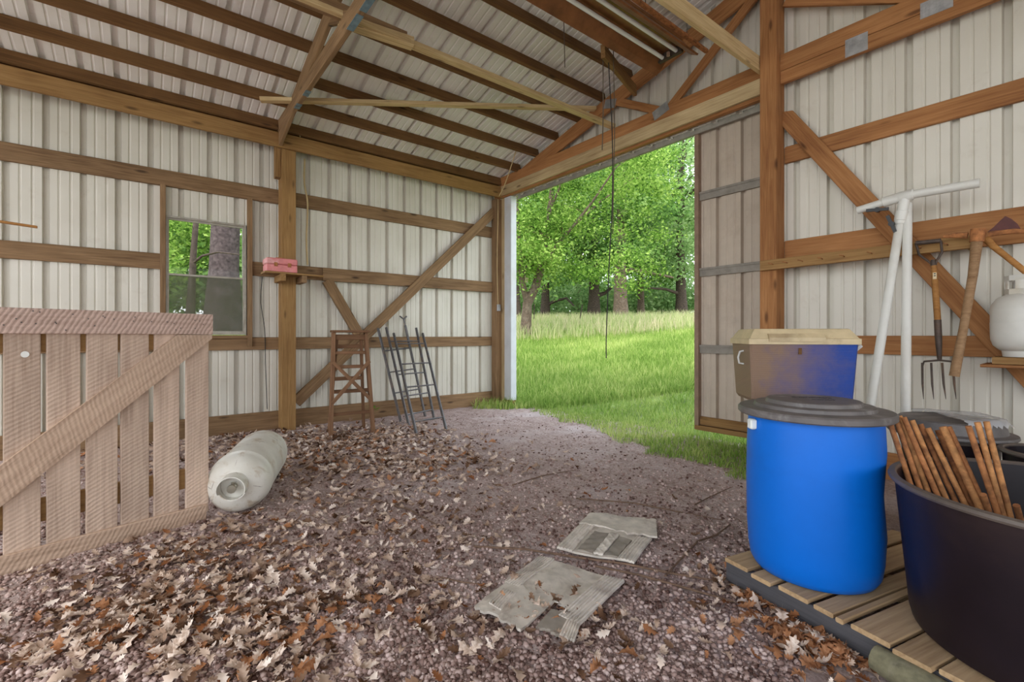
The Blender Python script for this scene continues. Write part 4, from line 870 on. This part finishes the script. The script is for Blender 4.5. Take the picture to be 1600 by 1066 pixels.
def box_xy(x0, x1, y0, y1):
    return lambda g, n: (x0 + (x1 - x0) * g.random(n), y0 + (y1 - y0) * g.random(n))
stuff(tag(grass('grass', 80000, wedge(4.0, 13, 760, 1240, 1.0), 0.03, 0.12, 0.004, L_GRASS, 0.9, True, None, 1), 'short bright green grass just outside the doorway', 'grass'))
stuff(tag(grass('grass', 90000, wedge(8, 24, 740, 1200, 1.0), 0.08, 0.22, 0.008, L_GRASS, 0.8, False, None, 2), 'longer bright green grass up the slope behind the doorway', 'grass'))
stuff(tag(grass('tall_grass', 26000, wedge(15, 34, 720, 1200, 1.0), 0.2, 0.65, 0.011, L_SEED, 0.6, False, None, 3), 'pale seeding grass along the edge of the woods', 'grass'))
stuff(tag(grass('grass', 40000, box_xy(-16, -0.4, -9, 3), 0.10, 0.30, 0.012, L_GRASS, 0.7, False, None, 4), 'grass and weeds behind the window wall', 'grass'))

def leaf_cloud(g, P, size, flat=0.6):
    n = len(P); d = g.normal(size=(n, 3)); d[:, 2] = d[:, 2] * flat - 0.25; d /= np.linalg.norm(d, axis=1)[:, None]
    q = g.normal(size=(n, 3)); sd = np.cross(d, q); sd /= np.linalg.norm(sd, axis=1)[:, None] + 1e-9
    L = size * (0.6 + 0.8 * g.random(n))[:, None]; nr = np.cross(d, sd)
    V = np.stack([P, P + d*L*.5 + sd*L*.30 + nr*L*.07, P + d*L, P + d*L*.5 - sd*L*.30 + nr*L*.07], 1).reshape(-1, 3)
    b_ = np.arange(n)[:, None] * 4
    return V, np.concatenate([b_ + np.array([[0, 1, 2]]), b_ + np.array([[0, 2, 3]])], 0)
def tree(name, label, stems, nleaf, size, mat, bark, seed, spread=0.9, extra=(), cat='tree', group=None, limbs=10, limb_len=2.2, zmin=2.0):
    """stems: list of (points, radius_start, radius_end); the first is the trunk, the others big limbs; twigs grow off all of them"""
    g = np.random.default_rng(seed); base = Vector(stems[0][0][0]); t = tag(empty(name, base), label, cat, group)
    anchors = []
    for i, (pts, r0, r1) in enumerate(stems):
        pts = [Vector(p) for p in pts]; k = len(pts)
        if i == 0: pts[0] = pts[0] - Vector((0, 0, 0.25))
        rr = [r0 + (r1 - r0) * j / (k - 1) for j in range(k)]
        if i == 0: rr[0] = r0 * 1.35
        MB().tube(pts, rr, 10).obj('trunk' if i == 0 else 'limb', bark, t, None, 60)
        for j in range(k - 1):
            for f in (0.0, 0.33, 0.66): 
                p = pts[j].lerp(pts[j+1], f)
                if p.z > zmin: anchors.append((p, rr[j]))
        if pts[-1].z > zmin: anchors += [(pts[-1], r1)] * 2
    tips = []
    if anchors:
        for i in range(limbs):
            p, r = anchors[int(g.integers(len(anchors)))]; a = g.random() * 2*math.pi; L = limb_len * (0.5 + g.random() * 0.8)
            d = Vector((math.cos(a), math.sin(a), 0.15 + 0.5 * g.random())); q = p + d * L * .5 + Vector((0, 0, .12 * L)); e = q + Vector((d.x, d.y, 0.1)) * L * .5
            MB().tube([p, q, e], [min(.05, r*.5), .025, .008], 6).obj('branch', bark, t, None, 60); tips += [p.lerp(q, .6), q, q.lerp(e, .5), e, e]
    cs = [tuple(p) for p in tips] + [tuple(p) for p, r in anchors[::2]]
    cs = np.array(cs) if cs else np.zeros((0, 3)); ex = np.array([list(e) for e in extra]) if len(extra) else np.zeros((0, 4))
    Ps = []
    if len(cs):
        k = g.integers(len(cs), size=int(nleaf * (0.4 if len(ex) else 1.0))); Ps.append(cs[k] + g.normal(size=(len(k), 3)) * spread * np.array([1, 1, .6]))
    if len(ex):                                                            # leafy sprays: (x, y, z, radius)
        k = g.integers(len(ex), size=nleaf - (len(Ps[0]) if Ps else 0)); Ps.append(ex[k, :3] + g.normal(size=(len(k), 3)) * ex[k, 3:4] * np.array([1, 1, .5]) * .6)
    P = np.concatenate(Ps); P = P[P[:, 2] > yard_z(P[:, 0], P[:, 1]) + 0.3]
    V, Fc = leaf_cloud(g, P, size); stuff(link('foliage', np_mesh('foliage', V, Fc), None, t, mat)); return t
A = lambda u, v, D: atD(u, v, D)
# forked tree by the doorway
fk0 = [A(822, 529, 16), A(822, 505, 16), A(824, 475, 16)]
st = [(fk0 + [A(838, 445, 16), A(846, 415, 16)], .20, .13), ([A(823, 470, 16), A(816, 440, 15.9), A(812, 400, 15.8), A(808, 330, 15.7), A(803, 250, 15.6)], .12, .05), ([A(846, 415, 16), A(853, 370, 16.1), A(858, 330, 16.2), A(864, 280, 16.3), A(862, 210, 16.5)], .12, .05),
    ([A(845, 420, 16), A(872, 380, 15.8), A(900, 348, 15.5), A(928, 312, 15.2), A(962, 262, 14.8)], .075, .022), ([A(848, 415, 16), A(878, 372, 16.3), A(905, 345, 16.6), A(938, 315, 17), A(965, 296, 17.3)], .06, .02), ([A(858, 330, 16.2), A(872, 300, 16), A(885, 255, 15.8), A(900, 190, 15.5)], .05, .02)]
gx_ = np.random.default_rng(5)
ex = []
for i in range(60):
    u = 795 + 235 * gx_.random(); v = 175 + 250 * gx_.random() ** 1.1
    if v > 330 + 0.55 * (1000 - u): continue
    p = A(u, v, 16.8 + 3.0 * gx_.random() if gx_.random() < .8 else 14.5); ex.append((p.x, p.y, p.z, .7))
for u, v in ((1000, 250), (1020, 290), (1000, 330), (1030, 370), (985, 400), (1015, 420), (970, 360), (1035, 250), (1045, 300), (955, 410), (990, 445), (930, 430), (900, 420)):
    p = A(u, v, 14 + 3 * gx_.random()); ex.append((p.x, p.y, p.z, .6))
tfork = tree('forked_tree', 'young forked tree with slanting limbs just outside the doorway on the left', st, 34000, .105, L_NEAR, M_BARK, 3, .5, ex, 'tree', None, 16, 1.5, 3.0)
sc_ = A(822, 436, 15.86); MB().rings([[(-.05, 0, -.12), (.05, 0, -.12), (.04, .03, -.12), (-.04, .03, -.12)], [(-.10, 0, .12), (.10, 0, .12), (.08, .03, .12), (-.08, .03, .12)]]).obj('bark_scar', plain('pale bare wood', (.42, .33, .24), .8), tfork, Matrix.Translation(sc_) @ Matrix.Rotation(YAW, 4, 'Z'))
def straight(u, v, D, H, r, lean=(0, 0)):
    b_ = A(u, v, D); return [([b_ + Vector((lean[0]*H*k + .08*math.sin(5*k + u), lean[1]*H*k, H*k)) for k in (0, .15, .3, .5, .75, 1)], r, r * .45)]
def crown(u0, u1, v0, v1, D0, D1, n, rad, seed):
    g = np.random.default_rng(seed); out = []
    for i in range(n):
        p = A(u0 + (u1-u0)*g.random(), v0 + (v1-v0)*g.random(), D0 + (D1-D0)*g.random()); out.append((p.x, p.y, p.z, rad))
    return out
tree('oak_tree', 'thick dark trunk with a stub branch, in the middle of the meadow edge', straight(929, 507, 30, 11, .40, (-.02, 0)) + [([A(934, 462, 30), A(945, 458, 30), A(955, 450, 29.6)], .16, .08)], 16000, .21, L_MID, M_BARKD, 11, 1.1, crown(860, 980, 250, 425, 27, 33, 30, 1.1, 1), limbs=9, limb_len=4, zmin=5.5)
tree('oak_tree', 'tall pale mottled trunk with a long level branch, right of the dark trunk', straight(971, 512, 26, 11, .42) + [([A(968, 425, 26), A(990, 421, 25.8), A(1020, 427, 25.5), A(1052, 434, 25)], .12, .05)], 16000, .19, L_MID, M_BARK, 12, 1.0, crown(930, 1060, 220, 400, 23, 29, 30, 1.0, 2), limbs=10, limb_len=3.5, zmin=6)
tree('oak_tree', 'slimmer straight trunk right of the pale mottled one', straight(1000, 506, 33, 11, .27), 11000, .22, L_MID, M_BARK, 13, 1.2, crown(980, 1080, 300, 440, 30, 36, 24, 1.2, 3), limbs=8, limb_len=3.5, zmin=5)
tree('oak_tree', 'gnarled trunk beside the sliding door, at the right of the meadow', straight(1064, 510, 30, 12, .38) + [([A(1064, 460, 30), A(1040, 452, 29.5), A(1010, 450, 29)], .12, .05), ([A(1066, 330, 30), A(1080, 300, 29.6), A(1100, 285, 29)], .14, .06), ([A(1064, 350, 30), A(1050, 310, 29.5), A(1058, 280, 29), A(1072, 240, 29), A(1064, 205, 29)], .12, .04)], 12000, .20, L_FAR, M_BARKD, 14, 1.0, crown(1020, 1110, 290, 430, 26, 33, 26, 1.0, 4), limbs=10, limb_len=3, zmin=5)
tree('oak_tree', 'short dark trunk with low crooked limbs, right of the forked tree', straight(853, 500, 31, 10, .30) + [([A(853, 478, 31), A(868, 470, 30.8), A(885, 466, 30.5), A(897, 478, 30)], .13, .05)], 11000, .21, L_MID, M_BARKD, 15, 1.1, crown(830, 930, 330, 440, 28, 34, 24, 1.0, 5), limbs=9, limb_len=3.4, zmin=4.5)
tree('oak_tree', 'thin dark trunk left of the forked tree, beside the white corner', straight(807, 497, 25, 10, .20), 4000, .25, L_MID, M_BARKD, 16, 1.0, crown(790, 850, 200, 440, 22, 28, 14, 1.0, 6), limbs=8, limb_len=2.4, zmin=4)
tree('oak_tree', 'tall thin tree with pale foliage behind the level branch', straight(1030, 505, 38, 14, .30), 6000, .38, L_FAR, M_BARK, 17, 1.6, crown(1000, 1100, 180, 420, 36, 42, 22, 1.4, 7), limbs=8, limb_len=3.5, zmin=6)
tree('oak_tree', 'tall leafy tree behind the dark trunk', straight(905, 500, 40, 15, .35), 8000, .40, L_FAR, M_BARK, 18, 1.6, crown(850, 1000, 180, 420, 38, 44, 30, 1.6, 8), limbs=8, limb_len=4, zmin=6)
# behind the window
tree('oak_tree', 'huge rough trunk close behind the window', [([A(348, 505, 11), A(350, 420, 11), A(353, 340, 11), A(356, 200, 11), A(358, 60, 11)], 0.33, 0.27)], 2600, .15, L_MID, plain('reddish grey bark', (.075, .055, .055), .95, 0, .6, 16, (.16, .12, .12), .6, 1.0, .1), 19, .8, crown(255, 400, 330, 480, 13, 18, 16, .9, 9), limbs=0, zmin=99)
tree('sapling', 'slender dark sapling with a curved side branch behind the window', [([A(296, 500, 9.5), A(300, 440, 9.5), A(302, 400, 9.5), A(306, 350, 9.5), A(308, 250, 9.6)], .075, .045), ([A(301, 412, 9.5), A(316, 400, 9.4), A(340, 394, 9.3), A(375, 398, 9.2)], .03, .012)], 5200, .12, L_NEAR, M_BARKD, 20, .6, crown(245, 345, 325, 430, 11.5, 16, 22, .6, 10), limbs=0, zmin=99)
def mass(name, label, n, u0, u1, v0, v1, D0, D1, size, rad, ncl, mat, seed, hole=0.0):
    g = np.random.default_rng(seed); u = u0 + (u1-u0)*g.random(ncl); v = v0 + (v1-v0)*g.random(ncl); D = D0 + (D1-D0)*g.random(ncl); t_ = (u - 800)/F
    C3 = np.stack([CAM.x + D*(-S_ + t_*C_), CAM.y + D*(C_ + t_*S_), CAM.z - (v - HOR)/F*D], 1)
    if hole: C3 = C3[fbm(u/60, v/60, 1, 2, seed) > -hole]
    k = g.integers(len(C3), size=n); P = C3[k] + g.normal(size=(n, 3)) * rad * np.array([1, 1, .7]); P = P[P[:, 2] > yard_z(P[:, 0], P[:, 1]) - .1]
    V, Fc = leaf_cloud(g, P, size); o = stuff(link(name, np_mesh(name, V, Fc), mat=mat)); return tag(o, label, 'foliage')
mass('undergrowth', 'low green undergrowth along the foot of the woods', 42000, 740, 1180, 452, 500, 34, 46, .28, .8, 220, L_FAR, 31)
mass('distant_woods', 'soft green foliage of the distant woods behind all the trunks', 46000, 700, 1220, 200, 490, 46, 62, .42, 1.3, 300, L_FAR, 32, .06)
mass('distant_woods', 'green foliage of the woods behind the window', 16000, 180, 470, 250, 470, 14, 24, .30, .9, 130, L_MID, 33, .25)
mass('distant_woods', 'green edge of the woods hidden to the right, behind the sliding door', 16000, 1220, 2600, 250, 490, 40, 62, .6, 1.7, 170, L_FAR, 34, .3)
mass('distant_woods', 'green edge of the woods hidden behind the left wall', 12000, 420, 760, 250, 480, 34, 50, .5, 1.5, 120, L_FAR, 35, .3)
for (u, v, vt, D, lb) in ((834, 507, 475, 19, 'thin dark fence stake right of the forked tree'), (903, 512, 476, 19, 'thin leaning fence stake left of the dark trunk'), (1021, 512, 490, 25, 'short slanted fence stake near the right end of the meadow')):
    a = A(u, v + 4, D); e = A(u + (1 if u < 900 else 7), vt, D); tag(MB().tube([a, e], .022, 6).obj('fence_stake', M_BARKD), lb, 'fence post', 'old fence stakes in the meadow')
# ================================================================== litter: clods, dry leaves, twigs
g = np.random.default_rng(77)
n = 46000; u = g.uniform(-40, 1250, n); v = HOR + 95 + (1130 - HOR - 95) * g.random(n) ** 0.9
t_ = (u - 800) / F; D = CAM.z * F / (v - HOR); x = CAM.x + D*(-S_ + t_*C_); y = CAM.y + D*(C_ + t_*S_)
k = (x > 0.06) & (y < -0.1) & (D < 7.5) & (fbm(x, y, 1.1, 3, 41) > -0.5); x = x[k]; y = y[k]; n = len(x)
ico = MB(); bmv = [(0, 0, 1), (.89, 0, .45), (.28, .85, .45), (-.72, .53, .45), (-.72, -.53, .45), (.28, -.85, .45), (.72, .53, -.45), (-.28, .85, -.45), (-.89, 0, -.45), (-.28, -.85, -.45), (.72, -.53, -.45)]
bmf = [(0,1,2),(0,2,3),(0,3,4),(0,4,5),(0,5,1),(1,6,2),(2,7,3),(3,8,4),(4,9,5),(5,10,1),(6,7,2),(7,8,3),(8,9,4),(9,10,5),(10,6,1)]
bv = np.array(bmv); r0 = 0.004 + 0.010 * g.random(n) ** 2.4
V = bv[None] * (1 + .35 * g.normal(size=(n, 11, 1)) * .6) * r0[:, None, None] * np.array([1, 1, .75]); V += np.stack([x, y, fground(x, y) + r0 * .35], 1)[:, None]
Fc = (np.arange(n)[:, None, None] * 11 + np.array(bmf)[None]).reshape(-1, 3)
stuff(tag(link('dirt_clods', np_mesh('dirt_clods', V.reshape(-1, 3), Fc, True), mat=M_CLOD), 'small crumbs of dirt and gravel scattered over the whole floor', 'dirt'))

# lobed oak leaf, folded along its spine and curled
def leaf_pts(curl, fold, twist, lobes=4, wd=.33):
    ss = np.linspace(0, 1, 2 * lobes + 3); V = []
    for i, s_ in enumerate(ss):
        w = wd * (math.sin(math.pi * min(1, s_ * .93 + .05)) ** .8) * (1.0 if i % 2 == 0 else .48); w = w if 0 < i < len(ss) - 1 else .015
        a = curl * (s_ - .4); zx = (math.sin(a) / curl if abs(curl) > 1e-3 else s_ - .4); zz = ((1 - math.cos(a)) / curl if abs(curl) > 1e-3 else 0)
        for sd in (-1, 0, 1):
            adv = .07 if (i % 2 == 0 and sd) else 0
            V.append((zx + adv - .05, sd * w * math.cos(fold), zz + abs(sd) * w * math.sin(fold) + sd * twist * w * (s_ - .5)))
    V.append((-.62, 0.01, zz * 0 + .02)); F_ = []
    for i in range(len(ss) - 1):
        for j in (0, 1): a = i*3 + j; F_.append((a, a+3, a+4)); F_.append((a, a+4, a+1))
    F_.append((0, 1, len(V) - 1))
    return np.array(V), np.array(F_)
VAR = [leaf_pts(c, f, t2, l, w) for c, f, t2, l, w in ((.9, .35, .7, 4, .34), (1.9, .65, -.8, 4, .32), (-1.2, .3, 1.0, 3, .36), (2.8, .8, .6, 4, .30), (.5, -.4, -1.2, 3, .33), (-2.1, .6, .4, 4, .35))]
spots = [(480, 715, .55, 60), (560, 735, .6, 80), (640, 705, .5, 60), (430, 690, .5, 40), (350, 690, .5, 40), (700, 740, .5, 25), (520, 690, .5, 70), (600, 680, .4, 55), (250, 890, .25, 45), (330, 850, .22, 40), (420, 850, .3, 55), (300, 930, .25, 70), (420, 940, .25, 60), (200, 960, .2, 60), (360, 1000, .2, 70), (120, 1010, .2, 45), (60, 900, .2, 18), (480, 1010, .2, 45), (560, 1030, .2, 18), (560, 790, .4, 40), (620, 850, .3, 35), (680, 800, .4, 14), (845, 945, .07, 9), (790, 970, .10, 10), (930, 1000, .14, 10), (960, 985, .12, 9), (1210, 950, .12, 45), (1150, 915, .1, 25), (1270, 1000, .1, 55), (1310, 1040, .1, 40), (1180, 990, .15, 14), (700, 960, .25, 16), (640, 930, .25, 22), (730, 1040, .15, 8), (1000, 1020, .2, 6), (1090, 800, .4, 6), (850, 800, .5, 6), (750, 870, .3, 14), (290, 700, .6, 35), (230, 720, .7, 25), (150, 740, .6, 20)]
LP_ = []
for (uu, vv, sp, nn) in spots:
    c = atZ(uu, vv, 0)
    for i in range(int(nn * (5.2 if vv < 760 else 2.3))):
        xx = c.x + g.normal() * sp; yy = c.y + g.normal() * sp
        if xx < .08 or yy > -.1: continue
        rel = Vector((xx, yy, 0)) - PO; pu, pv = rel.dot(PU), rel.dot(PV)
        if pu > -.01 and pv > -.01: continue
        gs = (Vector((xx, yy, 0)) - GA).dot(GD); gn = (Vector((xx, yy, 0)) - GA).dot(GN)
        if abs(gn) < .09 and gs > -.06: continue
        LP_.append((xx, yy))
LP_ = np.array(LP_); nL = len(LP_)
dd = (LP_[:, 0] - CAM.x) * -S_ + (LP_[:, 1] - CAM.y) * C_; tt = ((LP_[:, 0] - CAM.x) * C_ + (LP_[:, 1] - CAM.y) * S_) / dd
uu = 800 + F * tt; vv = HOR + F * CAM.z / dd
size = .044 + .045 * g.random(nL) + np.where(dd > 4.2, .014, 0); seen = (dd > .5) & (uu > 5) & (uu < 1595) & (vv < 1060)
rank = np.argsort(-np.where(seen, size / dd, 0))
kindp = g.random(nL); kind = np.where(kindp < .66, 0, np.where(kindp < .80, 1, 2)); right = uu > 1130; kind = np.where(right & (kindp > .3), 1, kind)
def leaf_matrix(i):
    a, b_, c_ = g.random() * 2*math.pi, g.normal() * .28, g.normal() * .28
    return Matrix.Rotation(a, 3, 'Z') @ Matrix.Rotation(b_, 3, 'X') @ Matrix.Rotation(c_, 3, 'Y')
LK = ('pale tan', 'rust brown', 'dark brown')
LAND = [((3.0, -4.45), 'beside the gas cylinder'), ((3.75, -5.25), 'in front of the plank gate'), ((1.5, -3.1), 'in front of the stepladder'), ((1.9, -2.1), 'in front of the steel ladders'), ((4.3, -4.5), 'out on the floor in the left foreground'), ((5.1, -4.45), 'out on the floor at the bottom of the view'),
    ((5.25, -3.55), 'around the nearer car mat'), ((5.0, -2.9), 'around the farther car mat'), ((6.05, -3.2), 'in front of the pallet'), ((6.3, -3.6), 'beside the log'), ((3.4, -3.4), 'in the middle of the floor'), ((2.4, -3.6), 'on the floor behind the gas cylinder'), ((2.6, -1.2), 'on the bare dirt towards the doorway')]
def leaf_words(i):
    x_, y_ = LP_[i]; w = min(LAND, key=lambda l: math.hypot(l[0][0] - x_, l[0][1] - y_))[1]; z_ = 'large' if size[i] > .068 else 'small' if size[i] < .054 else 'middle-sized'
    return z_ + ' ' + LK[int(kind[i])] + ' dry oak leaf ' + w, LK[int(kind[i])] + ' oak leaves ' + w
leaf_me = {}
for kd in range(3):
    for q, (vv_, ff_) in enumerate(VAR):
        me = np_mesh('oak_leaf', vv_, ff_, True); me.materials.append(L_DRY[kd]); leaf_me[kd, q] = me
single = rank[:300]; rest = rank[300:]
acc = {0: [[], [], 0], 1: [[], [], 0], 2: [[], [], 0]}
for i in range(nL): pass
for i in single:
    q = int(g.integers(len(VAR))); s_ = float(size[i]) * 1.1; Mx = leaf_matrix(i).to_4x4() @ Matrix.Diagonal((s_, s_, s_, 1)); zs = [(Mx @ Vector(p)).z for p in VAR[q][0]]
    z = float(fground(LP_[i, 0], LP_[i, 1])) - min(zs) * .75 + .003 + .012 * g.random()
    o = link('oak_leaf', leaf_me[int(kind[i]), q], Matrix.Translation((LP_[i, 0], LP_[i, 1], z)) @ Mx); lw = leaf_words(i); tag(o, lw[0], 'leaf', 'dry leaves: ' + lw[0])
for i in rest:
    q = int(g.integers(len(VAR))); vv_, ff_ = VAR[q]; M3 = np.array(leaf_matrix(i)) * size[i]; P = vv_ @ M3.T
    P = P + np.array([LP_[i, 0], LP_[i, 1], float(fground(LP_[i, 0], LP_[i, 1])) - P[:, 2].min() * .75 + .003 + .018 * g.random()])
    A3 = acc[int(kind[i])]; A3[0].append(P); A3[1].append(ff_ + A3[2]); A3[2] += len(P)
for kd, nm in ((0, 'pale tan'), (1, 'rust brown'), (2, 'dark brown')):
    stuff(tag(link('leaf_litter', np_mesh('leaf_litter', np.concatenate(acc[kd][0]), np.concatenate(acc[kd][1]), True), mat=L_DRY[kd]), nm + ' dry leaves drifted over the floor and along the left wall', 'dry leaves'))
M_TWIG = plain('dry twig', (.16, .095, .06), .85, 0, .35, 20)
tw = [('long dark twig lying across the floor between the two car mats', [(740, 858), (820, 862), (900, 872), (980, 888), (1060, 898), (1130, 910)], .006), ('second long twig just below the one between the mats', [(930, 888), (1000, 902), (1080, 922), (1150, 945)], .006),
    ('crooked forked twig right of the farther mat', [(1040, 902), (1062, 878), (1090, 848), (1120, 838), (1142, 822)], .006), ('thin twig above the farther mat', [(900, 780), (990, 785), (1060, 800), (1130, 812)], .005), ('thin twig in the middle of the floor', [(510, 772), (580, 778), (640, 795), (700, 832)], .006),
    ('pale twig far out on the floor near the doorway', [(800, 760), (850, 745), (900, 735)], .005), ('little twig near the meadow edge', [(1085, 790), (1110, 775), (1145, 760)], .004), ('pale straw in front of the pallet', [(1200, 935), (1215, 965), (1260, 985), (1300, 1000)], .004), ('straw standing up from the leaves in front of the log', [(1300, 1066), (1302, 1045), (1312, 1020)], .003), ('short twig left of the nearer mat', [(690, 905), (720, 915), (760, 918)], .004)]
for lb, pp, r_ in tw:
    pts = []
    for (uu_, vv_) in pp:
        p = atZ(uu_, vv_, 0.01); pts.append(Vector((p.x, p.y, float(fground(p.x, p.y)) + r_ + .006)))
    tag(MB().tube(pts, [r_] * (len(pts) - 1) + [r_ * .5], 6).obj('twig', M_TWIG, None, None, 60), lb, 'twig', 'twigs on the floor')
# a green sprig growing through the wall foot
sp = tag(empty('weed_sprig', atX(590, 648, .04)), 'small green sprig growing at the foot of the wall behind the ladders', 'weed')
MB().tube([(.04, -2.42, 0), (.06, -2.42, .10), (.10, -2.40, .17)], .004, 5).obj('stem', L_NEAR, sp)
for a, dz in ((.3, 0), (1.6, .02), (2.8, .04), (4.4, .05)):
    d = Vector((math.cos(a), math.sin(a), .3)) * .1; p = Vector((.10, -2.40, .12 + dz)); w = Vector((-math.sin(a), math.cos(a), 0)) * .03
    MB().add([p, p + d*.5 + w, p + d, p + d*.5 - w], [(0, 1, 2), (0, 2, 3)]).obj('leaf', L_NEAR, sp)
